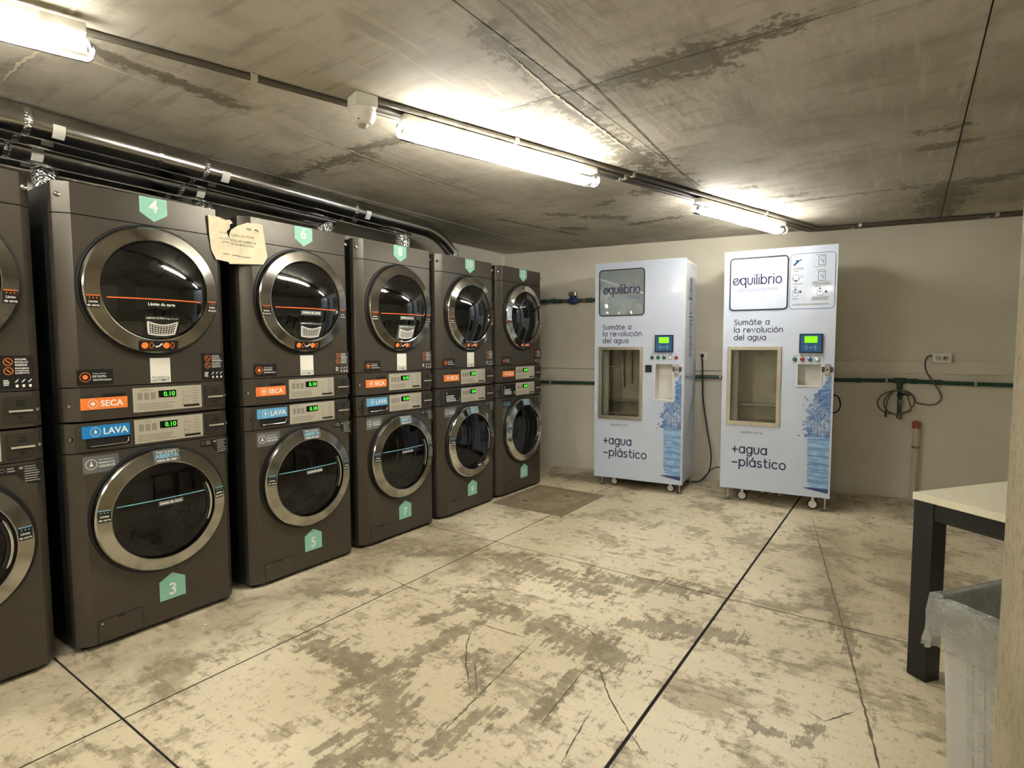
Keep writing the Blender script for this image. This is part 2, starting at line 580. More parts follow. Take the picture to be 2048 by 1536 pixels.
class MB:
    def __init__(self, f=WORLD):
        self.v, self.p, self.f = [], [], f

    def V(self, pts):
        i0 = len(self.v)
        self.v += [self.f(*p) for p in pts]
        return i0

    def F(self, i0, faces):
        self.p += [tuple(i0 + k for k in fc) for fc in faces]
        return self

    def box(self, u0, u1, v0, v1, w0, w1, skip=()):
        i = self.V([(u0, v0, w0), (u1, v0, w0), (u1, v1, w0), (u0, v1, w0), (u0, v0, w1), (u1, v0, w1), (u1, v1, w1), (u0, v1, w1)])
        fs = {'w0': (3, 2, 1, 0), 'w1': (4, 5, 6, 7), 'v0': (0, 1, 5, 4), 'u1': (1, 2, 6, 5), 'v1': (2, 3, 7, 6), 'u0': (3, 0, 4, 7)}
        return self.F(i, [f for k, f in fs.items() if k not in skip])

    def prism(self, pts, w0, w1):
        n = len(pts)
        i = self.V([(a, b, w0) for a, b in pts] + [(a, b, w1) for a, b in pts])
        return self.F(i, [tuple(range(n - 1, -1, -1)), tuple(range(n, 2 * n))] + [(k, (k + 1) % n, n + (k + 1) % n, n + k) for k in range(n)])

    def vprism(self, prof, v0, v1):
        """profile in (u, w), extruded along v"""
        n = len(prof)
        i = self.V([(a, v0, b) for a, b in prof] + [(a, v1, b) for a, b in prof])
        return self.F(i, [tuple(range(n - 1, -1, -1)), tuple(range(n, 2 * n))] + [(k, (k + 1) % n, n + (k + 1) % n, n + k) for k in range(n)])

    def rrect(self, u0, u1, v0, v1, r, w0, w1, seg=4):
        return self.prism(rrect_pts(u0, u1, v0, v1, r, seg), w0, w1)

    def frame(self, o, i, w0, w1):
        """ring prism between two outlines with equal point count"""
        n = len(o)
        k0 = self.V([(a, b, w0) for a, b in o] + [(a, b, w1) for a, b in o] + [(a, b, w0) for a, b in i] + [(a, b, w1) for a, b in i])
        fs = []
        for k in range(n):
            j = (k + 1) % n
            fs += [(k, j, n + j, n + k), (n + k, n + j, 3 * n + j, 3 * n + k), (3 * n + k, 3 * n + j, 2 * n + j, 2 * n + k), (2 * n + k, 2 * n + j, j, k)]
        return self.F(k0, fs)

    def lathe(self, prof, uc, vc, seg=48, a0=0, a1=2 * PI):
        """profile (r, w) about the w axis"""
        full = abs(a1 - a0 - 2 * PI) < 1e-6
        n = seg if full else seg + 1
        idx = []
        for r, w in prof:
            if r < 1e-6:
                i = self.V([(uc, vc, w)])
                idx.append([i] * n)
            else:
                i = self.V([(uc + r * math.cos(a0 + (a1 - a0) * k / seg), vc + r * math.sin(a0 + (a1 - a0) * k / seg), w) for k in range(n)])
                idx.append([i + k for k in range(n)])
        for A, B in zip(idx, idx[1:]):
            for k in range(seg):
                j = (k + 1) % n
                f = []
                for q in (A[k], A[j], B[j], B[k]):
                    if q not in f:
                        f.append(q)
                if len(f) > 2:
                    self.p.append(tuple(f))
        return self

    def disc(self, uc, vc, r, w0, w1, seg=16):
        return self.prism([(uc + r * math.cos(2 * PI * k / seg), vc + r * math.sin(2 * PI * k / seg)) for k in range(seg)], w0, w1)

    def ring(self, uc, vc, r0, r1, w, seg=20):
        A = [(uc + r0 * math.cos(2 * PI * k / seg), vc + r0 * math.sin(2 * PI * k / seg)) for k in range(seg)]
        B = [(uc + r1 * math.cos(2 * PI * k / seg), vc + r1 * math.sin(2 * PI * k / seg)) for k in range(seg)]
        i = self.V([(a, b, w) for a, b in A + B])
        return self.F(i, [(k, (k + 1) % seg, seg + (k + 1) % seg, seg + k) for k in range(seg)])

    def rect(self, u0, u1, v0, v1, w, wf=None):
        if wf is None:
            i = self.V([(u0, v0, w), (u1, v0, w), (u1, v1, w), (u0, v1, w)])
            return self.F(i, [(0, 1, 2, 3)])
        nu, nv = 6, 4
        i = self.V([(u0 + (u1 - u0) * a / nu, v0 + (v1 - v0) * b / nv, w + wf(u0 + (u1 - u0) * a / nu, v0 + (v1 - v0) * b / nv)) for b in range(nv + 1) for a in range(nu + 1)])
        return self.F(i, [(b * (nu + 1) + a, b * (nu + 1) + a + 1, (b + 1) * (nu + 1) + a + 1, (b + 1) * (nu + 1) + a) for b in range(nv) for a in range(nu)])

    def poly(self, pts, w):
        i = self.V([(a, b, w) for a, b in pts])
        return self.F(i, [tuple(range(len(pts)))])

    def ribbon(self, pts, wd, w, wf=None, caps=True):
        """flat printed stroke along a 2d polyline"""
        n = len(pts)
        W = (lambda a, b: w) if wf is None else (lambda a, b: w + wf(a, b))
        L, R = [], []
        for k, (a, b) in enumerate(pts):
            x0, y0 = pts[max(0, k - 1)]
            x1, y1 = pts[min(n - 1, k + 1)]
            d = math.hypot(x1 - x0, y1 - y0) or 1
            nx, ny = -(y1 - y0) / d, (x1 - x0) / d
            L.append((a + nx * wd / 2, b + ny * wd / 2))
            R.append((a - nx * wd / 2, b - ny * wd / 2))
        i = self.V([(a, b, W(a, b)) for a, b in L + R])
        self.F(i, [(k, k + 1, n + k + 1, n + k) for k in range(n - 1)])
        if caps:
            for (a, b) in (pts[0], pts[-1]):
                j = self.V([(a + wd / 2 * math.cos(2 * PI * q / 8), b + wd / 2 * math.sin(2 * PI * q / 8), W(a, b)) for q in range(8)])
                self.F(j, [tuple(range(8))])
        return self

    def tube(self, path, r, seg=10, closed=False):
        """round tube along 3d path; r may be a list"""
        P = [Vector(p) for p in path]
        n = len(P)
        rr = r if isinstance(r, (list, tuple)) else [r] * n
        T = [(P[min(n - 1, k + 1)] - P[max(0, k - 1)]).normalized() for k in range(n)]
        ref = Vector((0, 0, 1)) if abs(T[0].z) < .9 else Vector((1, 0, 0))
        N = (ref - T[0] * ref.dot(T[0])).normalized()
        rows = []
        for k in range(n):
            N = (N - T[k] * N.dot(T[k])).normalized()
            B = T[k].cross(N)
            rows.append(self.V([tuple(P[k] + (N * math.cos(2 * PI * q / seg) + B * math.sin(2 * PI * q / seg)) * rr[k]) for q in range(seg)]))
        for a, b in zip(rows, rows[1:]):
            self.p += [(a + q, a + (q + 1) % seg, b + (q + 1) % seg, b + q) for q in range(seg)]
        self.p += [tuple(rows[0] + q for q in range(seg - 1, -1, -1)), tuple(rows[-1] + q for q in range(seg))]
        return self

    def text(self, s, u, v, w, h=None, width=None, bold=0.0, align='L', wf=None):
        """flat lettering; h = cap height, width = fitted width"""
        vs, fs, W = text_mesh(s, bold)
        k = (h / 0.70) if h else width / W
        kx = width / W if width else k
        ox = {'L': 0, 'C': -W * kx / 2, 'R': -W * kx}[align]
        pts = [(u + ox + a * kx, v + b * k) for a, b in vs]
        i = self.V([(a, b, w + (wf(a, b) if wf else 0)) for a, b in pts])
        return self.F(i, fs)

    def strokes(self, s, u, v, xh, w, weight=.17, width=None):
        pl, W = stroke_text(s)
        kx = (width / W) if width else xh
        for line in pl:
            self.ribbon([(u + a * kx, v + b * xh) for a, b in line], xh * weight, w)
        return self

    def panel_holes(self, u0, u1, v0, v1, w0, w1, holes):
        us = sorted({u0, u1, *[h[0] for h in holes], *[h[1] for h in holes]})
        vs = sorted({v0, v1, *[h[2] for h in holes], *[h[3] for h in holes]})
        for a, b in zip(us, us[1:]):
            for c, d in zip(vs, vs[1:]):
                if any(h[0] <= a and b <= h[1] and h[2] <= c and d <= h[3] for h in holes):
                    continue
                for w in (w0, w1):
                    self.rect(a, b, c, d, w)
        for a, b, c, d in [(u0, u1, v0, v1)] + [h[:4] for h in holes]:
            i = self.V([(a, c, w0), (b, c, w0), (b, d, w0), (a, d, w0), (a, c, w1), (b, c, w1), (b, d, w1), (a, d, w1)])
            self.F(i, [(0, 1, 5, 4), (1, 2, 6, 5), (2, 3, 7, 6), (3, 0, 4, 7)])
        return self

    def build(self, name, material, parent=None, smooth=None, bevel=0.0, merge=False, kind=None, label=None):
        me = bpy.data.meshes.new(name)
        me.from_pydata(self.v, [], self.p)
        bm = bmesh.new()
        bm.from_mesh(me)
        if merge:
            bmesh.ops.remove_doubles(bm, verts=bm.verts, dist=1e-5)
        bmesh.ops.recalc_face_normals(bm, faces=bm.faces)
        if bevel:
            es = [e for e in bm.edges if len(e.link_faces) == 2 and e.calc_face_angle(0) > 0.6]
            bmesh.ops.bevel(bm, geom=es, offset=bevel, segments=2, affect='EDGES', profile=0.6)
        bm.to_mesh(me)
        bm.free()
        me.materials.append(material)
        o = bpy.data.objects.new(name, me)
        COL.objects.link(o)
        if smooth is not None:
            me.shade_smooth()
            me.set_sharp_from_angle(angle=smooth)
        if parent is not None:
            o.parent = parent
        if parent is not None and name in ('print', 'lettering', 'icons', 'instruction_text', 'splash_print', 'small_lettering', 'orange_print', 'white_print'):
            kind = 'stuff'                    # marks too small to pick apart
        if kind:
            o['kind'] = kind
        if label:
            o['label'] = label
        return o


def rrect_pts(u0, u1, v0, v1, r, seg=4):
    out = []
    for cx, cy, a in ((u1 - r, v1 - r, 0), (u0 + r, v1 - r, PI / 2), (u0 + r, v0 + r, PI), (u1 - r, v0 + r, 1.5 * PI)):
        out += [(cx + r * math.cos(a + PI / 2 * k / seg), cy + r * math.sin(a + PI / 2 * k / seg)) for k in range(seg + 1)]
    return out


_TEXT = {}


def text_mesh(s, bold):
    key = (s, bold)
    if key not in _TEXT:
        cu = bpy.data.curves.new('lettering', 'FONT')
        cu.body = s
        cu.size = 1.0
        cu.offset = bold
        cu.resolution_u = 3
        ob = bpy.data.objects.new('lettering_source', cu)
        COL.objects.link(ob)
        bpy.context.view_layer.update()
        me = bpy.data.meshes.new_from_object(ob.evaluated_get(bpy.context.evaluated_depsgraph_get()))
        vs = [(v.co.x, v.co.y) for v in me.vertices]
        fs = [tuple(p.vertices) for p in me.polygons]
        x0 = min(a for a, b in vs)
        vs = [(a - x0, b) for a, b in vs]
        _TEXT[key] = (vs, fs, max(a for a, b in vs))
        bpy.data.objects.remove(ob)
        bpy.data.curves.remove(cu)
        bpy.data.meshes.remove(me)
    return _TEXT[key]


def arc(cx, cy, r, a0, a1, n=10, ry=None):
    ry = ry or r
    return [(cx + r * math.cos(math.radians(a0 + (a1 - a0) * k / n)), cy + ry * math.sin(math.radians(a0 + (a1 - a0) * k / n))) for k in range(n + 1)]


def glyphs():
    O = arc(.5, .5, .5, 0, 360, 20)
    acc = [(.45, 1.22), (.65, 1.42)]
    S = lambda h, w: arc(w / 2, h * .75, w / 2 * .92, 40, 270, 8, h * .25) + arc(w / 2, h * .25, w / 2, 90, -150, 8, h * .25)
    dot = [(0, 1.36), (0, 1.40)]
    g = {'o': ([O], 1), 'a': ([O, [(1, 1), (1, 0)]], 1), 'b': ([O, [(0, 0), (0, 1.5)]], 1), 'd': ([O, [(1, 0), (1, 1.5)]], 1),
         'p': ([O, [(0, 1), (0, -.5)]], 1), 'q': ([O, [(1, 1), (1, -.5)]], 1),
         'g': ([O, [(1, 1), (1, .08)] + arc(.5, .08, .5, 0, -140, 8)], 1),
         'c': ([arc(.5, .5, .5, 48, 312, 14)], .85), 'e': ([[(.02, .5), (.98, .5)], arc(.5, .5, .5, 0, 318, 16)], .98),
         'i': ([[(0, 0), (0, 1)], dot], 0), 'l': ([[(0, 0), (0, 1.5)]], 0),
         'm': ([[(0, 0), (0, 1)], arc(.36, .64, .36, 180, 0, 8) + [(.72, 0)], arc(1.08, .64, .36, 180, 0, 8) + [(1.44, 0)]], 1.44),
         'n': ([[(0, 0), (0, 1)], arc(.42, .58, .42, 180, 0, 8) + [(.84, 0)]], .84),
         'r': ([[(0, 0), (0, 1)], arc(.42, .58, .42, 180, 70, 6)], .5),
         'u': ([[(0, 1)] + arc(.42, .42, .42, 180, 360, 8) + [(.84, 1)]], .84),
         'v': ([[(0, 1), (.42, .02), (.84, 1)]], .84), 's': ([S(1, .7)], .7), 'S': ([S(1.4, .86)], .86),
         't': ([[(.2, 1.4), (.2, .35)] + arc(.52, .35, .32, 180, 290, 6), [(0, 1), (.55, 1)]], .6),
         'y': ([[(0, 1)] + arc(.42, .42, .42, 180, 360, 8), [(.84, 1), (.84, 0)] + arc(.42, -.05, .42, 0, -130, 8)], .84),
         '+': ([[(0, .55), (.9, .55)], [(.45, .1), (.45, 1)]], .9), '-': ([[(0, .55), (.9, .55)]], .9),
         '.': ([[(0, .02), (0, .06)]], 0), ' ': ([], .42)}
    g['E'] = ([[(.14, .36), (.45, .48), (.90, .74)] + arc(.5, .5, .5, 30, 300, 16) + [(.98, .20), (1.16, .50), (1.36, .88)]], .98)
    g['\u00e1'] = (g['a'][0] + [acc], 1)
    g['\u00f3'] = (g['o'][0] + [acc], 1)
    return g


GL = glyphs()


def stroke_text(s):
    x, out = 0, []
    for ch in s:
        pl, w = GL[ch]
        out += [[(x + a, b) for a, b in l] for l in pl]
        x += w + .42
    return out, x - .42


def empty(name, loc=(0, 0, 0), rz=0.0):
    o = bpy.data.objects.new(name, None)
    o.empty_display_size = 0.1
    o.location = loc
    o.rotation_euler = (0, 0, rz)
    COL.objects.link(o)
    return o


def tag(o, label, cat=None, group=None, kind=None):
    o['label'] = label
    if cat:
        o['category'] = cat
    if group:
        o['group'] = group
    if kind:
        o['kind'] = kind
    return o


# ------------------------------------------------------------------ room shell
KW = 0.178                                    # the back wall runs at an angle


def yb(x):
    return 5.273 + KW * x


XL, XR, YR = -0.88, 5.6, -3.4
floor = MB().box(XL - .3, XR + .3, YR - .3, 7.0, -.25, -.0022).build('floor', M_DARK)
tag(floor, 'worn tan concrete floor cast in large slabs with dark joints', kind='structure')
xs = [XL - .25, .60, 2.088, 3.57, XR + .25]
ys = [YR - .25, -1.42, .768, 2.945, 6.9]
for i, (a, b) in enumerate(zip(xs, xs[1:])):
    for j, (c, d) in enumerate(zip(ys, ys[1:])):
        gl = .0065 if i == 2 else .0042
        gr = .0065 if i == 1 else .0042
        MB().box(a + gl, b - gr, c + .0042, d - .0042, -.0022, 0).build('floor_slab', floor_material((a, b, c, d)), floor)

CRACK = [(2.229, 4.834), (2.436, 3.778), (2.599, 2.957), (2.704, 2.4), (2.776, 2.007), (2.84, 1.5), (2.9, 0.8)]
thin = [[(1.498, 2.037), (1.54, 1.579), (1.575, 1.267)], [(1.182, 2.012), (1.262, 1.851), (1.368, 1.716), (1.513, 1.568)],
        [(1.377, 1.762), (1.534, 1.582)], [(1.796, 2.042), (1.942, 1.85), (2.09, 1.707), (2.183, 1.626)],
        [(1.781, 1.983), (1.816, 1.577)], [(1.923, 1.745), (1.967, 1.452)], [(0.808, 2.242), (1.152, 2.413)],
        [(1.56, 2.274), (1.666, 2.248), (1.725, 2.195)], [(0.467, 2.129), (0.767, 2.098)], [(1.178, 2.009), (1.451, 2.028)],
        [(2.546, 2.187), (2.613, 2.15), (2.7, 2.282)]]


def worn_line(mb, pts, width, z, rng, step=.02, jit=.002):
    """thin ragged mark lying on a surface"""
    P = [pts[0]]
    for (x0, y0), (x1, y1) in zip(pts, pts[1:]):
        L_ = math.hypot(x1 - x0, y1 - y0)
        n_ = max(2, int(L_ / step))
        P += [(x0 + (x1 - x0) * k / n_ + rng.uniform(-jit, jit), y0 + (y1 - y0) * k / n_ + rng.uniform(-jit, jit)) for k in range(1, n_ + 1)]
    Lf, Rt = [], []
    m_ = len(P)
    for k, (x, y) in enumerate(P):
        xa, ya = P[max(0, k - 1)]
        xb, yb_ = P[min(m_ - 1, k + 1)]
        d_ = math.hypot(xb - xa, yb_ - ya) or 1
        nx, ny = -(yb_ - ya) / d_, (xb - xa) / d_
        end = min(1, .15 + 4 * min(k, m_ - 1 - k) / m_)
        w0, w1 = width / 2 * end * rng.uniform(.3, 1.5), width / 2 * end * rng.uniform(.3, 1.5)
        Lf.append((x + nx * w0, y + ny * w0, z))
        Rt.append((x - nx * w1, y - ny * w1, z))
    i_ = mb.V(Lf + Rt)
    mb.F(i_, [(k, k + 1, m_ + k + 1, m_ + k) for k in range(m_ - 1)])


rng0 = random.Random(21)
sc_ = MB()
for l in thin:
    worn_line(sc_, l, .0055, .0004, rng0)
sc_.build('scuff_marks', mat('scuff_brown', (92, 82, 64), .7, grain=.2), floor, kind='stuff')
ck_ = MB()
worn_line(ck_, CRACK, .008, .0004, rng0, .03, .0015)
ck_.build('crack', mat('crack_brown', (104, 92, 72), .7, grain=.2), floor)

ceiling = MB().box(XL - .3, XR + .3, YR - .3, 7.0, HC + .012, HC + .2).build('ceiling', M_DARK)
tag(ceiling, 'raw cast concrete ceiling with formwork panel seams', kind='structure')
cx = [XL - .25, -.30, .40, 1.68, 2.97, 4.25, XR + .25]
cy = [YR - .25, -.42, 2.03, 4.50, 6.9]
rnd = random.Random(4)
for a, b in zip(cx, cx[1:]):
    for c, d in zip(cy, cy[1:]):
        MB().box(a + .0025, b - .0025, c + .0025, d - .0025, HC + rnd.uniform(0, .004), HC + .012).build('formwork_panel', ceiling_material((a, b, c, d)), ceiling, bevel=.001)


lime_ = MB()
for l in ([(-0.09, 0.711), (0.16, 0.70), (0.343, 0.712), (0.55, 0.69), (0.77, 0.694), (0.95, .70)], [(1.640, 1.62), (1.600, 2.027), (1.582, 2.86)]):
    worn_line(lime_, l, .013, HC - .0004, rng0, .02, .003)
for l in ([(0.441, 1.504), (0.407, 2.02), (0.39, 2.6), (0.381, 3.084)],):
    worn_line(lime_, l, .010, HC - .0004, rng0, .02, .002)
lime_.build('lime_runs', mat('lime_deposit', (206, 198, 178), .8, grain=.1), ceiling, kind='stuff')
seam_ = MB()
for l in ([(1.80, 1.0), (1.768, 2.005), (1.70, 3.0), (1.637, 3.83), (1.63, 4.4)],):
    worn_line(seam_, l, .007, HC - .0004, rng0, .03, .001)
seam_.build('seam_marks', mat('seam_grime', (92, 84, 68), .8, grain=.2), ceiling, kind='stuff')


def wall_slab(name, pts, label, m=M_WALL):
    o = MB().prism(pts, 0.0, HC - .001).build(name, m)
    return tag(o, label, kind='structure')


wall_slab('wall_back', [(XL - .2, yb(XL - .2)), (XR + .2, yb(XR + .2)), (XR + .2, yb(XR + .2) + .15), (XL - .2, yb(XL - .2) + .15)],
          'off-white painted back wall behind the water dispensers')
wall_slab('wall_left', [(XL - .15, YR), (XL, YR), (XL, yb(XL)), (XL - .15, yb(XL - .15))], 'off-white wall behind the row of machines')
wall_slab('wall_right', [(XR, YR), (XR + .15, YR), (XR + .15, yb(XR)), (XR, yb(XR))], 'off-white side wall beyond the table')
wall_slab('wall_front', [(XL - .15, YR - .15), (XR + .15, YR - .15), (XR + .15, YR), (XL - .15, YR)], 'off-white wall facing the water dispensers')
# raised band along the back wall
band = MB()
a, b = XL + .002, XR - .01
band.v += [(a, yb(a), 1.058), (b, yb(b), 1.058), (b, yb(b), 1.162), (a, yb(a), 1.162),
           (a, yb(a) - .016, 1.058), (b, yb(b) - .016, 1.058), (b, yb(b) - .016, 1.162), (a, yb(a) - .016, 1.162)]
band.p += [(0, 1, 2, 3), (7, 6, 5, 4), (0, 4, 5, 1), (3, 2, 6, 7), (0, 3, 7, 4), (1, 5, 6, 2)]
tag(band.build('trim_1', M_WALL, bevel=.002), 'raised plaster band running along the back wall', kind='structure')
pil = MB().box(2.938, 3.45, .35, 1.16, 0, HC - .001).build('concrete_pillar', M_CONC, bevel=.012)
tag(pil, 'tan concrete pillar edge standing in front of the bin and table', kind='structure')


# ------------------------------------------------------------------ lamps
LD = Vector((.2786, .9604, 0))
LA = math.atan2(LD.x, LD.y)


def lamp(x, y, label, length=1.22, em_mat=None):
    """(x, y) = near end; local y runs along the fixture"""
    root = tag(empty('strip_lamp', (x, y, HC - .027), -LA), label, 'ceiling lamp', 'strip lamps on the ceiling')
    hw = .046
    prof = [(-.026, -.030), (-.026, -.002), (-.022, 0), (.022, 0), (.026, -.002), (.026, -.030)]
    b = MB(lambda u, v, w: (u, v, w))
    b.vprism(prof, 0.02, length - .02)
    b.build('housing', M_LAMPB, root, bevel=.002)
    # clear cover: half-round trough, closed by round ends
    cv = MB()
    n = 14
    sp0, sp1 = math.radians(118), math.radians(422)          # open at the top where the housing sits
    rows = []
    for v, k in ((0.0, .5), (.006, .78), (.02, 1), (length - .02, 1), (length - .006, .78), (length, .5)):
        rows.append(cv.V([(math.cos(sp0 + (sp1 - sp0) * q / n) * hw * k, v, -.064 + math.sin(sp0 + (sp1 - sp0) * q / n) * .042 * k) for q in range(n + 1)]))
    for p, q in zip(rows, rows[1:]):
        cv.p += [(p + k, p + k + 1, q + k + 1, q + k) for k in range(n)]
    cv.p += [tuple(rows[0] + k for k in range(n + 1)), tuple(rows[-1] + k for k in range(n + 1))]
    cv.build('clear_cover', M_CLEAR, root, smooth=.7)
    em = MB()
    rows = []
    e0, e1 = math.radians(184), math.radians(356)
    for v in (.085, length - .085):
        rows.append(em.V([(math.cos(e0 + (e1 - e0) * q / n) * .037, v, -.066 + math.sin(e0 + (e1 - e0) * q / n) * .035) for q in range(n + 1)]))
    em.p += [(rows[0] + k, rows[0] + k + 1, rows[1] + k + 1, rows[1] + k) for k in range(n)]
    em.p += [tuple(rows[0] + k for k in range(n + 1)), tuple(rows[1] + k for k in range(n + 1)), (rows[0], rows[0] + n, rows[1] + n, rows[1])]
    em.build('light_strip', em_mat or M_LAMPE, root, smooth=.7)
    for v in (.05, length - .05):
        MB().tube([(0, v - .03, -.066), (0, v + .03, -.066)], .013, 12).build('lamp_holder', M_LAMPB, root, smooth=.6)
    for k in range(6):
        v = .12 + k * (length - .24) / 5
        for s in (-1, 1):
            MB().box(min(s * .026, s * .033), max(s * .026, s * .033), v - .009, v + .009, -.034, -.006).build('clip', M_LAMPB, root)
    for v in (.25, length - .25):
        MB().box(-.012, .012, v - .02, v + .02, 0, .026).build('mount', M_COND, root)
    return root


def along(x, y, s):
    return x + LD.x * s, y + LD.y * s


L1 = along(.715, .745, -1.22)
lamp(*L1, 'lit strip lamp on the ceiling near the pale lime run', em_mat=M_LAMPE2)
lamp(1.005, 1.735, 'lit strip lamp on the ceiling next to the white smoke detector')
lamp(1.610, 3.835, 'lit strip lamp on the ceiling in front of the back wall by the dispensers', em_mat=M_LAMPE2)
lamp(.35, -2.5, 'added unseen fill strip lamp on the ceiling at the wall facing the dispensers')  # fill fixture behind the camera, added to brighten the room
lamp(2.55, -1.75, 'added unseen fill strip lamp on the ceiling in the aisle facing the dispensers')  # second added fixture out of view, raises the overall light level

# conduits: two grey tubes along the lamps, bending to follow the back wall
CLAB = ['grey conduit tube nearest the dryers, running past the smoke detector', 'grey conduit tube between two others above the strip lamps',
        'grey conduit tube farthest from the dryers above the strip lamps']
for k, off in enumerate((-.078, -.036, .027)):
    z = HC - .0125
    nrm = Vector((LD.y, -LD.x, 0))
    base = Vector((1.005, 1.735, z)) + nrm * off
    s0 = -2.4 if k == 0 else -.105
    s1 = (yb(1.95) - .040 - .032 * k - base.y) / LD.y
    pts = [tuple(base + LD * s0), tuple(base + LD * (s1 - .12)), tuple(base + LD * (s1 - .03))]
    e = base + LD * s1
    d = Vector((1, KW, 0)).normalized()
    c = e + d * .05 + LD * .02
    pts += [tuple(e + d * .012), tuple(c)]
    end = c + d * 3.2
    pts += [tuple(c + d * .06), tuple(end)]
    cd = MB().tube(pts, .0115, 10).build('conduit', M_COND, smooth=.6)
    tag(cd, CLAB[k], 'conduit', 'conduits along the lamps')
    for s in ((-.55, .62, 1.5, 3.05) if k == 0 else (.62, 1.5, 3.05)):
        q = base + LD * s
        cl = MB()
        cl.box(-.015, .015, -.012, .012, -.014, .0124)
        o = cl.build('clip', M_LAMPB, cd, bevel=.002)
        o.location = q
        o.rotation_euler = (0, 0, -LA)
    for s in (.25, 1.15, 2.2):
        q = c + d * s
        o = MB().box(-.012, .012, -.015, .015, -.014, .0124).build('clip', M_LAMPB, cd, bevel=.002)
        o.location = q
        o.rotation_euler = (0, 0, math.atan(KW))

# smoke detector on a square box
sd = tag(empty('smoke_detector', (.957, 1.588, HC), -.30), 'white round smoke detector on a square box on the ceiling', 'smoke detector')
MB().box(-.046, .046, -.046, .046, -.046, 0).build('mounting_box', M_PLASTW, sd, bevel=.003)
MB().lathe([(.001, -.045), (.046, -.046), (.052, -.052), (.053, -.066), (.049, -.074), (.050, -.080), (.046, -.092), (.036, -.104), (.022, -.108), (.001, -.108)], 0, 0, 28).build('detector_head', M_PLASTW, sd, smooth=.5)
MB().lathe([(.020, -.107), (.020, -.114), (.012, -.122), (.001, -.124)], 0, 0, 16).build('sensor_chamber', M_LAMPB, sd, smooth=.6)
MB().lathe([(.0, -.098), (.004, -.100), (.001, -.104)], .030, -.032, 8).build('indicator', M_BLACK, sd)


# ------------------------------------------------------------------ ducts over the dryers
DUCTR = .060


def duct(name_label, x0, slope, z, y_near, stub_y, stub_x=None, bend=0.0):
    """straight run under the ceiling; the far end drops into a dryer through a foil elbow"""
    yc = stub_y - bend
    pts = [(x0 + slope * (y - .75), y, z) for y in (y_near, -.4, .8, 1.2, yc if bend else stub_y + .05)]
    if bend:
        xe = pts[-1][0]
        for k in range(1, 7):
            f = k / 6
            pts.append((xe + (stub_x - xe) * (f ** 1.3), yc + bend * .92 * f, z - .085 * f ** 2.2))
    else:
        stub_x = x0 + slope * (stub_y - .75)
    pts = [q for i, q in enumerate(pts) if i == 0 or q[1] > pts[i - 1][1]]
    root = MB().tube(pts, DUCTR, 24).build('exhaust_duct', M_DUCT, smooth=.6)
    tag(root, name_label, 'duct', 'exhaust ducts over the dryers')
    zt = pts[-1][2] + (0 if bend else .0)
    prof = [(zt + .02, .045), (zt - .02, .058), (zt - .05, .060), (zt - .075, .054), (zt - .10, .060), (zt - .13, .053), (zt - .16, .060), (1.985, .054), (1.968, .062)]
    prof = [q for q in prof if q[0] >= 1.9675]
    MB().tube([(stub_x, stub_y, q[0]) for q in prof if q[0] > 1.99 or q[0] in (1.985, 1.968)], [q[1] for q in prof if q[0] > 1.99 or q[0] in (1.985, 1.968)], 18).build('foil_elbow', M_FOIL, root, smooth=.8)
    for y in (-.6, .80, 1.55, 2.6):
        if y < yc - .1:
            x = x0 + slope * (y - .75)
            MB().tube([(x, y, z), (x + slope * .025, y + .025, z)], DUCTR + .002, 24).build('joint_band', M_FOIL, root, smooth=.6)
            lb = MB()
            rr = DUCTR + .0012
            for k in range(5):
                a_ = -1.0 + .25 * k
                lb.V([(x + slope * .10 + rr * math.cos(a_), y + .10, z + rr * math.sin(a_)), (x + slope * .145 + rr * math.cos(a_), y + .145, z + rr * math.sin(a_))])
            lb.F(0, [(2 * k, 2 * k + 1, 2 * k + 3, 2 * k + 2) for k in range(4)])
            lb.build('paper_label', M_QRW, root, smooth=.6)
    return root


dA = duct('galvanised duct along the ceiling edge ending in a foil elbow over dryer 12', -.235, -.072, HC - .0655, -1.6, 3.95, stub_x=-.62, bend=.60)
dB = duct('galvanised duct between two others, foil elbow down into dryer 10', -.372, -.072, HC - .0665, -1.6, 3.27)
dC = duct('lower galvanised duct ending in a foil elbow over dryer 8', -.514, -.062, HC - .106, -1.6, 2.585)
dD = duct('galvanised duct against the wall with a foil elbow over dryer 6', -.665, -.055, HC - .105, -1.6, 1.78)
MB().tube([(-.645, .99, 2.16), (-.62, .99, 2.05), (-.62, .99, 1.968)], [.055, .052, .058], 18).build('foil_elbow', M_FOIL, dD, smooth=.8)
# hanging strap round the outer duct
sp = MB()
ys_ = 1.33
xs_ = -.235 - .072 * (ys_ - .75)
for k in range(24):
    a0, a1 = 2 * PI * k / 24, 2 * PI * (k + 1) / 24
    i = sp.V([(xs_ + math.cos(q) * rr, y, HC - .0655 + math.sin(q) * rr) for q in (a0, a1) for rr in (.0605,) for y in (ys_, ys_ + .018)])
    sp.p.append((i, i + 1, i + 3, i + 2))
sp.build('strap', M_STEEL, dA)


# ------------------------------------------------------------------ washers and dryers
TW = .686
UC = .350
HW = .982
D0 = -.76


def dome_w(r):                                # dryer glass
    return .034 + .046 * max(0, 1 - (r / .222) ** 2)


def lens_w(r):                                # washer outer glass
    return .030 + .014 * max(0, 1 - (r / .218) ** 2)


def ring_w(r):
    return .047 - (r - .222) / (.272 - .222) * .011


FACET = [(0.0, -.060), (.002, -.046), (.006, -.036), (.012, -.030), (.050, -.004), (.058, 0)]


def front_profile():
    r = [(TW - a, b) for a, b in reversed([(0.0, -.060), (.002, -.040), (.008, -.030), (.030, -.006), (.038, 0)])]
    return FACET + r + [(TW, -.062), (0, -.062)]


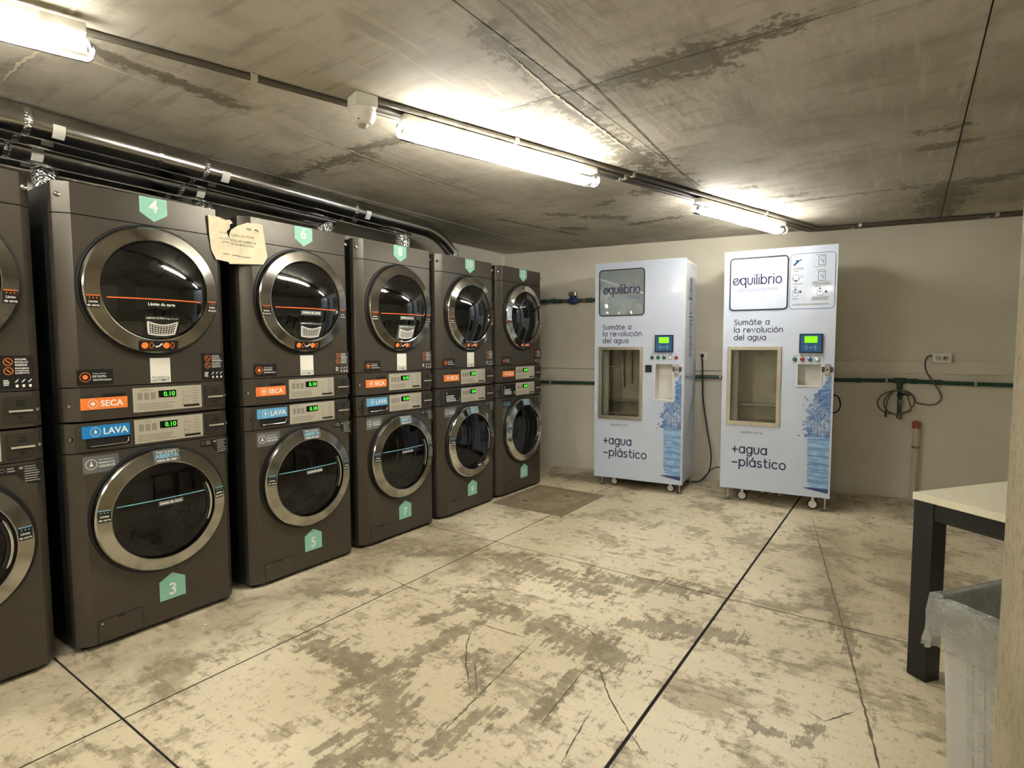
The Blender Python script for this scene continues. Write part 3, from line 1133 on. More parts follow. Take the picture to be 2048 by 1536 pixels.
def small_lines(mb, u, v, w, width, n, pitch, h):
    for k in range(n):
        ww = width * random.uniform(.7, 1)
        mb.rect(u, u + ww, v - k * pitch, v - k * pitch + h, w)


def ring_sticker(root, vc, dv, side, line_m, glyph_m, w_extra=.0012):
    """the load-limit sticker on the steel ring, left or right"""
    wf = lambda a, b: ring_w(max(.222, math.hypot(a - UC, b - vc)))
    u0, u1 = (UC - .266, UC - .221) if side < 0 else (UC + .221, UC + .266)
    v1 = vc + dv - .030
    # keep clear of the inner edge where the ring is narrow
    mb = MB(MACH).rect(u0, u1, v1 - .052, v1, w_extra, wf)
    s = mb.build('load_limit_sticker', M_BLK, root)
    MB(MACH).rect(u0, u1, v1 - .0035, v1, w_extra + .0006, wf).build('edge_line', line_m, s)
    t = MB(MACH)
    uc = (u0 + u1) / 2
    t.text('L\u00edmite', uc, v1 - .031, w_extra + .0006, h=.0085, bold=.02, align='C', wf=wf)
    t.text('de carga', uc, v1 - .046, w_extra + .0006, h=.0085, bold=.02, align='C', wf=wf)
    t.build('lettering', M_WHITE, s)
    a = MB(MACH)
    for k in (-1, 0, 1):
        x = uc + k * .012
        i = a.V([(q, r, w_extra + .0006 + wf(q, r)) for q, r in ((x - .0025, v1 - .009), (x + .0025, v1 - .009), (x, v1 - .016))])
        a.F(i, [(0, 1, 2)])
    a.build('arrows', glyph_m, s)


def badge(root, s, uc, v0, v1, point_up):
    hw = .057
    if point_up:
        pts = [(uc - hw, v0), (uc + hw, v0), (uc + hw, v1 - .032), (uc, v1), (uc - hw, v1 - .032)]
        tv = v0 + .020
    else:
        pts = [(uc - hw, v1), (uc - hw, v0 + .036), (uc, v0), (uc + hw, v0 + .036), (uc + hw, v1)]
        tv = v0 + .043
    b = MB(MACH).prism(pts, .0002, .0014).build('number_badge', M_MINT, root)
    MB(MACH).text(s, uc, tv, .0019, h=.054, bold=.018, align='C').build('number', M_WHITE, b)


def control_face(root, v0, coin=True, polished=False):
    """silver plate, display, buttons, coin plate and screws on a fascia whose bottom is v0"""
    p = MB(MACH).box(.250, .547, v0 + .012, v0 + .120, .0002, .003).build('control_plate', M_BOARD, root, bevel=.001)
    MB(MACH).box(.355, .430, v0 + .072, v0 + .104, .003, .0045).build('display', M_DISPLAY, p)
    d = MB(MACH)
    d.text('0.10', .424, v0 + .078, .0052, h=.020, bold=.0, align='R')
    d.build('digits', M_DIGIT, p)
    pr = MB(MACH)
    for k in range(3):
        pr.rrect(.268 + k * .027, .288 + k * .027, v0 + .066, v0 + .098, .002, .0031, .0034)
    small_lines(pr, .264, v0 + .046, .0034, .170, 4, .008, .0035)
    small_lines(pr, .285, v0 + .108, .0034, .04, 1, .008, .003)
    small_lines(pr, .505, v0 + .106, .0034, .030, 7, .0125, .0035)
    pr.build('print', M_BOARDTXT, p)
    for k in range(4):
        MB(MACH).rrect(.462, .492, v0 + .088 - k * .018, v0 + .098 - k * .018, .004, .003, .006).build('button', M_BOARD, p)
    MB(MACH).rect(.462, .535, v0 + .020, v0 + .030, .0036).build('dark_mark', M_BLK, p)
    c = MB(MACH).rrect(.562, .660, v0 + .012, v0 + .114, .006, .0002, .003).build('coin_plate', mat('coin_plate_bronze', (58, 53, 46), .35, metal=.3, grain=.05), root)
    MB(MACH).box(.576, .648, v0 + .055, v0 + .062, .003, .009).build('coin_slot', M_BOARD, c)
    MB(MACH).rect(.600, .624, v0 + .076, v0 + .100, .0034).build('coin_mark', M_BLACK, c)
    MB(MACH).disc(.612, v0 + .034, .006, .003, .005, 12).build('lock', M_BLACK, c)
    for u, vv in ((.022, v0 + .062), (.664, v0 + .062)):
        wz = -.022 if u < .1 else -.012
        MB(MACH).lathe([(.009, wz), (.008, wz + .005), (.003, wz + .006), (0, wz + .004)], u, vv, 12).build('screw', M_CHROME, root, smooth=.6)


def plate_round_hole(mb, u0, u1, v0, v1, uc, vc, r, w, seg=64):
    A, B = [], []
    for k in range(seg):
        a = 2 * PI * k / seg
        c, s = math.cos(a), math.sin(a)
        A.append((uc + r * c, vc + r * s))
        tt = min([x for x in ((u1 - uc) / c if c > 1e-9 else 9, (u0 - uc) / c if c < -1e-9 else 9, (v1 - vc) / s if s > 1e-9 else 9, (v0 - vc) / s if s < -1e-9 else 9)])
        B.append((uc + tt * c, vc + tt * s))
    i = mb.V([(a, b, w) for a, b in A + B])
    mb.F(i, [(k, (k + 1) % seg, seg + (k + 1) % seg, seg + k) for k in range(seg)])
    for cu, cv in ((u0, v0), (u1, v0), (u1, v1), (u0, v1)):          # fill the corners
        ang = math.atan2(cv - vc, cu - uc) % (2 * PI)
        k = int(ang / (2 * PI) * seg)
        i = mb.V([(*B[k], w), (*B[(k + 1) % seg], w), (cu, cv, w)])
        mb.F(i, [(0, 1, 2)])


def cabinet(root, v0, v1, front_open):
    mb = MB(MACH)
    mb.box(.004, TW - .004, v0, v1, D0, -.060, skip=('w1',) if front_open else ())
    c = mb.build('cabinet', M_SIDE, root)
    # pressed side panel
    MB(MACH).box(.001, .004, v0 + .08, v1 - .10, D0 + .08, -.12).build('side_panel', M_BLACK, c)
    return c


def door_ring(root, vc, polished, name='door'):
    rm = M_CHROME if polished else M_STEELRING
    g = MB(MACH).lathe([(.292, .0003), (.291, .006), (.282, .008), (.279, .0003)], UC, vc, 72)
    pr = [(.280, .001), (.280, .020), (.277, .030), (.272, .036), (.222, .047), (.2185, .046), (.217, .030)]
    # radial tangent needs the object's own origin at the ring centre
    d = MB(lambda u, v, w: (w, u, v)).lathe(pr, 0, 0, 96).build(name, rm, root, smooth=.17)
    d.location = MACH(UC, vc, 0)
    gk = g.build('gasket', M_GASKET, root, smooth=.6)
    return d


def make_washer(y, num, sticker, x=0.0, polished=False, label='', lava_m=None):
    root = tag(empty('washing_machine', (x, y, 0)), label, 'washing machine', 'washers along the wall')
    v0 = .018
    cabinet(root, v0, HW - .004, True)
    MB(MACH).box(.03, TW - .03, 0, v0, -.70, -.045).build('plinth', M_BLACK, root)
    vc = .553
    # front panel: facets at both edges and a flat with a round opening
    fp = MB(MACH)
    fp.vprism(FACET + [(.058, -.02), (.0, -.062)], v0 + .004, .851)
    R = [(TW - a, b) for a, b in [(0.0, -.060), (.002, -.040), (.008, -.030), (.030, -.006), (.038, 0)]]
    fp.vprism(R + [(TW - .038, -.02), (TW, -.062)], v0 + .004, .851)
    plate_round_hole(fp, .058, TW - .038, v0 + .004, .851, UC, vc, .216, 0)
    fp.box(.058, TW - .038, .835, .851, -.03, 0, skip=('w1',))
    fp.box(.058, TW - .038, v0 + .004, v0 + .012, -.04, 0, skip=('w1',))
    fp.build('front_panel', M_PAINT, root, smooth=.35)
    MB(MACH).vprism(front_profile(), .855, .979).build('fascia', M_PAINT, root, smooth=.35)
    control_face(root, .853)
    # drum behind the glass
    drum = MB(MACH).lathe([(.216, .0), (.205, -.02), (.190, -.10), (.210, -.11), (.212, -.34), (.12, -.36), (0, -.35)], UC, vc, 48).build('drum', M_DRUM, root, smooth=.6)
    for w, r in ((-.055, .197), (-.085, .192), (-.16, .209), (-.24, .209)):
        MB(MACH).lathe([(r - .001, w), (r - .007, w - .005), (r - .001, w - .01)], UC, vc, 40).build('drum_rib', M_STEEL, drum, smooth=.6)
    for a in (.6, 2.7, 4.8):
        MB(MACH).tube([(UC + math.cos(a) * .195, vc + math.sin(a) * .195, -.13), (UC + math.cos(a) * .195, vc + math.sin(a) * .195, -.32)], .022, 8).build('paddle', M_DRUM, drum, smooth=.8)
    d = door_ring(root, vc, polished)
    MB(MACH).lathe([(r, lens_w(r)) for r in (.218, .19, .15, .10, .05, 0)], UC, vc, 48).build('door_glass', M_DOORGLASS, root, smooth=.8)
    ha = [math.radians(q) for q in range(-26, 29, 6)]
    MB(WORLD).tube([MACH(UC + .204 * math.cos(a), vc + .204 * math.sin(a), .040) for a in ha], [.003] + [.006] * (len(ha) - 2) + [.003], 8).build('door_handle', M_CHROME, root, smooth=.8)
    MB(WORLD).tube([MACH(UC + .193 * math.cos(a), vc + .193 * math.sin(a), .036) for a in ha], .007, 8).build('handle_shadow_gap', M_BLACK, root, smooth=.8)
    wf = lambda a, b: lens_w(math.hypot(a - UC, b - vc))
    if num in (3, 5, 7):
        MB(MACH).ribbon([(UC - .195 + .375 * k / 12, .606) for k in range(13)], .004, .0015, wf, False).build('load_line', M_BLINE, root)
        s = MB(MACH).rect(.318, .424, .575, .596, .0015, wf).build('load_text_sticker', M_CLEARST, root)
        MB(MACH).text('L\u00edmite de carga', .371, .581, .0022, width=.095, align='C', bold=.02, wf=wf).build('lettering', M_WHITE, s)
    for sd_ in (-1, 1):
        ring_sticker(root, vc, .085, sd_, M_BLINE, M_BLINE)
    # sticker on the top of the ring
    wr = lambda a, b: ring_w(max(.222, math.hypot(a - UC, b - vc)))
    s = MB(MACH).rect(.305, .417, vc + .221, vc + .276, .0012, wr).build('door_open_sticker', M_CLEARST, root)
    t = MB(MACH)
    t.text('Dejar la puerta', .361, vc + .263, .002, width=.085, align='C', wf=wr)
    t.text('luego de usar', .361, vc + .226, .002, width=.085, align='C', bold=.02, wf=wr)
    t.build('small_lettering', M_WHITE, s)
    MB(MACH).text('ABIERTA', .361, vc + .241, .002, width=.098, align='C', bold=.03, wf=wr).build('lettering', M_BLINE, s)
    # detergent drawer
    dr = MB(MACH)
    o = rrect_pts(.030, .240, .862, .968, .006)
    dr.frame(o, rrect_pts(.066, .232, .870, .960, .012), .0003, .006)
    dw = dr.build('detergent_drawer', M_PAINT, root, smooth=.4)
    MB(MACH).box(.066, .232, .870, .960, .0003, .0012).build('drawer_recess', M_BIRON, dw)
    MB(MACH).tube([(.082, .880, .007), (.215, .880, .007), (.224, .888, .007), (.224, .905, .007)], .0035, 8).build('drawer_lip', M_CHROME, dw, smooth=.8)
    if sticker == 'lava':
        s = MB(MACH).box(.054, .231, .914, .966, .006, .0072).build('wash_sticker', lava_m or M_BLUE, root)
        t = MB(MACH).text('LAVA', .131, .927, .0077, h=.027, bold=.025)
        t.ring(.102, .940, .0175, .0195, .0077)
        t.poly([(.102, .951), (.108, .941), (.107, .934), (.102, .931), (.097, .934), (.096, .941)], .0077)
        t.build('lettering', M_WHITE, s)
    else:
        s = MB(MACH).box(.058, .228, .866, .968, .006, .0072).build('instruction_sticker', M_BLK, root)
        t = MB(MACH)
        t.poly([(.078, .955), (.083, .944), (.078, .938), (.073, .944)], .0077)
        small_lines(t, .072, .922, .0077, .11, 4, .012, .005)
        t.build('lettering', M_WHITE, s)
    # liquids only
    lm = M_BLK if num == 11 else M_CLEARST
    s = MB(MACH).box(.053, .186, .765, .838, .0002, .0012).build('liquids_sticker', lm, root)
    t = MB(MACH)
    t.ring(.083, .803, .0195, .0215, .0016)
    t.poly([(.081, .815), (.085, .815), (.085, .806), (.091, .795), (.075, .795), (.081, .806)], .0016)
    t.text('Solo detergentes', .110, .817, .0016, width=.055)
    t.text('PRODUCTOS', .110, .802, .0016, width=.060, bold=.02)
    t.text('L\u00cdQUIDOS', .110, .787, .0016, width=.060, bold=.02)
    t.build('lettering', M_WHITE if num < 11 else M_BLINE, s)
    # usage sticker upper right
    s = MB(MACH).poly([(.532, .842), (.668, .842), (.668, .760), (.618, .768), (.585, .806), (.532, .812)], .0012).build('usage_sticker', M_BLK, root)
    t = MB(MACH)
    t.ring(.546, .828, .0065, .008, .0018, 12)
    small_lines(t, .560, .830, .0018, .025, 2, .010, .005)
    small_lines(t, .612, .832, .0018, .048, 7, .0095, .004)
    t.rect(.596, .608, .826, .835, .0018)
    t.build('lettering', M_GREYPRINT, s)
    # number badge and service hatch
    if num > 1:
        badge(root, str(num), .380, .115, .238, True)
    h = MB(MACH).rrect(.078, .250, v0 + .006, .122, .008, .0002, .0016).build('service_hatch', M_PAINT, root)
    MB(MACH).frame(rrect_pts(.0750, .2530, v0 + .003, .1250, .010), rrect_pts(.078, .250, v0 + .006, .122, .008), .0001, .0008).build('hatch_gap', M_BLACK, h)
    MB(MACH).box(.152, .176, .112, .121, .0016, .003).build('hatch_latch', M_BLACK, h)
    MB(MACH).disc(.092, .106, .004, .0016, .003, 10).build('hatch_screw', M_CHROME, h)
    return root


def make_dryer(y, num, qr, filt, x=0.0, polished=False, label=''):
    root = tag(empty('tumble_dryer', (x, y, HW)), label, 'tumble dryer', 'dryers stacked on the washers')
    Z = -HW
    fz = lambda u, v, w: (w, u, v + Z)
    top = 1.966
    mb = MB(fz)
    mb.box(.004, TW - .004, HW, top - .004, D0, -.060)
    c = mb.build('cabinet', M_SIDE, root)
    MB(fz).box(.001, .004, 1.10, top - .16, D0 + .08, -.12).build('side_panel', M_BLACK, c)
    MB(fz).vprism(front_profile(), 1.131, 1.838).build('front_panel', M_PAINT, root, smooth=.35)
    MB(fz).vprism(front_profile(), 1.842, top).build('top_panel', M_PAINT, root, smooth=.35)
    MB(fz).vprism(front_profile(), HW + .006, 1.127).build('fascia', M_PAINT, root, smooth=.35)
    # everything else is laid out in the dryer's own frame with the floor as v = 0
    global MACH
    keep = MACH
    MACH = fz
    vc = 1.547
    control_face(root, .994)
    lg = MB(MACH)
    lg.disc(.076, 1.092, .0065, .0004, .0012, 14)
    lg.text('LG', .086, 1.0865, .0012, h=.011, bold=.02)
    lg.build('maker_mark', M_SIDE, root)
    MB(MACH).rect(.138, .222, 1.084, 1.099, .0008).build('model_strip', M_BLK, root)
    s = MB(MACH).box(.056, .229, 1.034, 1.083, .0002, .0014).build('dry_sticker', M_ORANGE, root)
    t = MB(MACH).text('SECA', .128, 1.046, .0019, h=.025, bold=.025)
    t.ring(.100, 1.0585, .0165, .0185, .0019)
    t.disc(.100, 1.0585, .009, .0018, .0019, 7)
    t.build('lettering', M_WHITE, s)
    d = door_ring(root, vc, polished)
    MB(MACH).lathe([(.2185, .030)] + [(r, dome_w(r)) for r in (.2175, .20, .17, .14, .11, .08, .05, .025, 0)], UC, vc, 56).build('door_glass', M_DOME, root, smooth=.9)
    wf = lambda a, b: dome_w(math.hypot(a - UC, b - vc))
    wr = lambda a, b: ring_w(max(.222, math.hypot(a - UC, b - vc)))
    if filt:
        MB(MACH).ribbon([(UC - .195 + .385 * k / 14, 1.507) for k in range(15)], .0048, .0012, wf, False).build('load_line', M_OLINE, root)
        t = MB(MACH).text('L\u00edmite de carga', .355, 1.479, .0022, width=.112, align='C', bold=.02, wf=wf)
        if num == 4:
            t.build('load_text', M_WHITE, root)
        else:
            s = MB(MACH).rect(.290, .420, 1.470, 1.495, .0012, wf).build('load_text_sticker', M_CLEARST, root)
            t.build('lettering', M_WHITE, s)
        # filter basket sticker on the glass
        s = MB(MACH).rect(.285, .437, 1.345, 1.436, .0012, wf).build('filter_sticker', M_BLK if num < 8 else M_CLEARST, root)
        b = MB(MACH)
        n = 10
        up_ = [(.300 + .124 * k / n, 1.408 - .014 * math.sin(PI * k / n)) for k in range(n + 1)]
        lo_ = [(.308 + .108 * k / n, 1.356 - .006 * math.sin(PI * k / n)) for k in range(n + 1)]
        b.ribbon(up_, .006, .0022, wf)
        b.ribbon(lo_, .007, .0022, wf)
        b.ribbon([up_[0], lo_[0]], .008, .0022, wf)
        b.ribbon([up_[-1], lo_[-1]], .008, .0022, wf)
        for r in (.2, .4, .6, .8):
            b.ribbon([(a[0] * (1 - r) + c_[0] * r, a[1] * (1 - r) + c_[1] * r) for a, c_ in zip(up_, lo_)], .0022, .0022, wf, False)
        for k in range(1, n):
            b.ribbon([up_[k], lo_[k]], .0022, .0022, wf, False)
        b.text('LIMPIAR FILTRO', .292, 1.421, .0022, width=.075, bold=.02, wf=wf)
        b.text('luego de usar', .371, 1.421, .0022, width=.058, wf=wf)
        b.build('basket_print', M_WHITE, s)
    s = MB(MACH).rect(.268, .432, vc - .270, vc - .222, .0012, wr).build('ring_sticker', M_BLK, root)
    t = MB(MACH)
    for u in (.292, .380):
        i = t.V([(u + .014 * math.cos(q * PI / 8), vc - .243 + .014 * math.sin(q * PI / 8), .0022 + wr(u + .014 * math.cos(q * PI / 8), vc - .243 + .014 * math.sin(q * PI / 8))) for q in range(16)])
        t.F(i, [tuple(range(16))])
        t.ribbon([(u + .026 + .007 * math.cos(q * PI / 7), vc - .243 + .013 * math.sin(q * PI / 7)) for q in range(15)], .0022, .0022, wr, False)
    t.build('orange_print', M_ORANGE, s)
    t = MB(MACH)
    t.ribbon([(.337, vc - .249), (.350, vc - .246), (.360, vc - .236)], .007, .0022, wr)
    t.rect(.326, .331, vc - .245, vc - .242, .0022, wr)
    t.rect(.365, .369, vc - .245, vc - .242, .0022, wr)
    t.build('white_print', M_WHITE, s)
    for sd_ in (-1, 1):
        ring_sticker(root, vc, -.004, sd_, M_OLINE, M_OLINE)
    # stickers under the door
    s = MB(MACH).box(.048, .179, 1.138, 1.204, .0002, .0012).build('spun_laundry_sticker', M_BLK, root)
    t = MB(MACH)
    t.ring(.078, 1.172, .018, .020, .0016)
    t.disc(.078, 1.172, .010, .0015, .0016, 9)
    t.build('orange_icon', M_ORANGE, s)
    t = MB(MACH)
    t.text('Carga exclusiva', .104, 1.184, .0016, width=.05)
    t.text('DE ROPA', .104, 1.170, .0016, h=.0085, bold=.02)
    t.text('CENTRIFUGADA', .104, 1.156, .0016, width=.069, bold=.02)
    t.build('lettering', M_WHITE, s)
    if qr:
        s = MB(MACH).box(.326, .411, 1.135, 1.247, .0002, .0012).build('help_sticker', M_QRW, root)
        t = MB(MACH)
        t.text('LAVOMAT', .3685, 1.140, .0016, width=.076, align='C', bold=.01)
        t.build('dark_lettering', M_BLK, s)
        MB(MACH).text('Asistencia', .3685, 1.154, .0016, width=.076, align='C').build('teal_lettering', M_TEAL, s)
    s = MB(MACH).box(.554, .660, 1.137, 1.266, .0002, .0012).build('warning_sticker', M_BLK if num in (2, 4, 12) else mat('dim_sticker', (58, 55, 50), .3), root)
    t = MB(MACH)
    for vv in (1.242, 1.207):
        t.ring(.583, vv, .0125, .0145, .0016, 16)
        t.ribbon([(.577, vv + .006), (.589, vv - .006)], .003, .0016)
    t.build('orange_icon', M_ORANGE, s)
    t = MB(MACH)
    t.text('VACIAR', .603, 1.248, .0016, h=.007, bold=.02)
    t.text('BOLSILLOS', .603, 1.238, .0016, width=.040, bold=.02)
    small_lines(t, .603, 1.231, .0016, .052, 2, .005, .0022)
    t.text('PROHIBIDO', .603, 1.214, .0016, width=.042, bold=.02)
    t.text('INTRODUCIR', .603, 1.205, .0016, width=.042, bold=.02)
    t.text('ELEMENTOS', .603, 1.196, .0016, width=.042, bold=.02)
    small_lines(t, .566, 1.170, .0016, .020, 4, .006, .003)
    for a_ in (.606, .626, .646):
        t.ribbon([(a_ - .004, 1.164), (a_ + .004, 1.173)], .004, .0016)
        t.rect(a_ - .004, a_ + .004, 1.144, 1.154, .0016)
    t.build('lettering', M_WHITE, s)
    if num > 2:
        badge(root, str(num), .369, 1.858, 1.964, False)
    for u, wz in ((.022, -.022), (.664, -.012)):
        MB(MACH).lathe([(.011, wz), (.010, wz + .006), (.003, wz + .008), (0, wz + .006)], u, 1.912, 14).build('screw', M_CHROME, root, smooth=.6)
    MACH = keep
    return root


TY = [.078, .827, 1.598, 2.334, 3.068, 3.804]
wl = ['dark grey front-loading washer beside washer 3 on the side away from washer 5',
      'dark grey washer with green badge 3 and blue sticker on its drawer',
      'dark grey washer with green badge 5, between washers 3 and 7',
      'dark grey washer with green badge 7, under the dryer badged 8',
      'dark grey washer with green badge 9, polished ring and black drawer sticker',
      'dark grey washer with green badge 11, last of the row by the back wall']
dl = ['dark grey tumble dryer beside dryer 4 on the side away from dryer 6',
      'dark grey tumble dryer with green badge 4 and bright orange load line',
      'dark grey tumble dryer with green badge 6, torn paper taped to its corner',
      'dark grey tumble dryer with green badge 8 and filter sticker on the glass',
      'dark grey tumble dryer with green badge 10 and polished chrome ring',
      'dark grey tumble dryer with green badge 12, last of the row']
for k, y in enumerate(TY):
    nw, nd = 2 * k + 1, 2 * k + 2
    make_washer(y, nw, 'lava' if nw < 9 else 'info', polished=nw >= 9, label=wl[k], lava_m=M_BLUE if nw == 3 else M_LBLUE)
    make_dryer(y, nd, nd < 12, nd < 9, polished=nd >= 10, label=dl[k])

# ------------------------------------------------------------------ torn paper notice across dryers 4 and 6
OUT = [(1.431, 1.932), (1.471, 1.933), (1.494, 1.93), (1.517, 1.923), (1.538, 1.928), (1.551, 1.926), (1.559, 1.915), (1.542, 1.906), (1.54, 1.885),
       (1.525, 1.87), (1.524, 1.862), (1.533, 1.833), (1.536, 1.859), (1.547, 1.881), (1.58, 1.905), (1.63, 1.929), (1.695, 1.936), (1.719, 1.933),
       (1.725, 1.867), (1.736, 1.772), (1.711, 1.727), (1.53, 1.709), (1.528, 1.718), (1.466, 1.725), (1.446, 1.768), (1.437, 1.843)]


def inside(p, poly):
    c = False
    for (x1, y1), (x2, y2) in zip(poly, poly[1:] + poly[:1]):
        if (y1 > p[1]) != (y2 > p[1]) and p[0] < (x2 - x1) * (p[1] - y1) / (y2 - y1) + x1:
            c = not c
    return c


def paper_w(a, b):
    w = .006 + .004 * math.sin(a * 38 + b * 21) + .003 * math.sin(a * 71 - b * 55)
    if a < 1.545:
        w += .010 * max(0, (b - 1.86) / .07) * max(0, (a - 1.48) / .07)
    if b > 1.90:
        w *= .8
    return w + .004


pts = [Vector(p) for p in OUT]
n0 = len(pts)
g = [(1.43 + .013 * i, 1.71 + .013 * j) for i in range(25) for j in range(19)]
pts += [Vector((a + .002 * math.sin(b * 900), b)) for a, b in g if inside((a, b), OUT)]
vv, _, ff, *_ = delaunay_2d_cdt(pts, [(i, (i + 1) % n0) for i in range(n0)], [list(range(n0))], 1, 1e-6)
pm = MB(MACH)
i0 = pm.V([(p.x, p.y, paper_w(p.x, p.y)) for p in vv])
pm.F(i0, [tuple(f) for f in ff])
paper = pm.build('paper_notice', M_PAPER, smooth=1.2)
sm = paper.modifiers.new('thickness', 'SOLIDIFY')
sm.thickness = .0004
tag(paper, 'crumpled torn cream paper notice taped across dryers 4 and 6', 'paper notice')
tx = MB(MACH)
for s, u, v, w_ in (('NO USAR', 1.487, 1.856, .040), ('Y JAB\u00d3N EN POLVO', 1.540, 1.851, .125), ('NO LAVAR', 1.486, 1.827, .046), ('NI SECAR CAMAS NI', 1.538, 1.824, .136),
                    ('ARTICUL', 1.497, 1.811, .036), ('OS DE MASCOTAS', 1.540, 1.806, .122), ):
    tx.text(s, u, v, .0012, width=w_, bold=.01, wf=paper_w)
for u, v, w_ in ((1.503, 1.757, .028), (1.542, 1.754, .05), (1.595, 1.753, .05), (1.625, 1.900, .026), (1.628, 1.893, .022)):   # too worn to read
    tx.ribbon([(u + w_ * k / 5, v) for k in range(6)], .0035, .0012, paper_w, False)
tx.build('lettering', M_INK, paper)
MB(MACH).ribbon([(1.668, 1.897), (1.680, 1.899), (1.690, 1.893)], .006, .0014, paper_w).build('ink_blot', M_BLK, paper)


# ------------------------------------------------------------------ water dispensers
VA = math.atan(.1)


def rounded_frame(mb, u0, u1, v0, v1, r, t, w0, w1):
    mb.frame(rrect_pts(u0, u1, v0, v1, r, 6), rrect_pts(u0 + t, u1 - t, v0 + t, v1 - t, max(.003, r - t), 6), w0, w1)


def slogan(P, s, u, v, xh, width, weight, root):
    """a line of the slogan, one part for each word"""
    W = stroke_text(s)[1]
    kx = width / W
    x = 0
    for word in s.split(' '):
        pl, ww = stroke_text(word)
        mb = P()
        for line in pl:
            mb.ribbon([(u + (x + a) * kx, v + b * xh) for a, b in line], xh * weight, .0008)
        mb.build('slogan_lettering', M_NAVY, root)
        x += ww + .42 + .42 + .42


def print_lines(mb, u, v, w, width, n, pitch=.007, h=.003):
    for k in range(n):
        mb.rect(u, u + width * random.uniform(.8, 1), v - k * pitch, v - k * pitch + h, w)


def splash_outline(u_right, v_lo, v_hi, rng, v_rec):
    """ragged column of water against the right edge of the door"""
    left = []
    n = 34
    for k in range(n + 1):
        f = k / n
        v = v_lo + (v_hi - v_lo) * f
        base = .172 - .055 * f if f < .55 else .142 - .125 * (f - .55) / .45
        if f < .08:
            base = .165 + .2 * (.08 - f) * .4
        j = rng.uniform(-.020, .020)
        wdt = max(.012, base + j)
        if v > v_rec - .022:
            wdt = min(wdt, .060 + rng.uniform(-.012, .004))
        left.append((u_right - wdt, v + rng.uniform(-.004, .004)))
    return [(u_right, v_lo)] + [(u_right, v_hi)] + list(reversed(left))


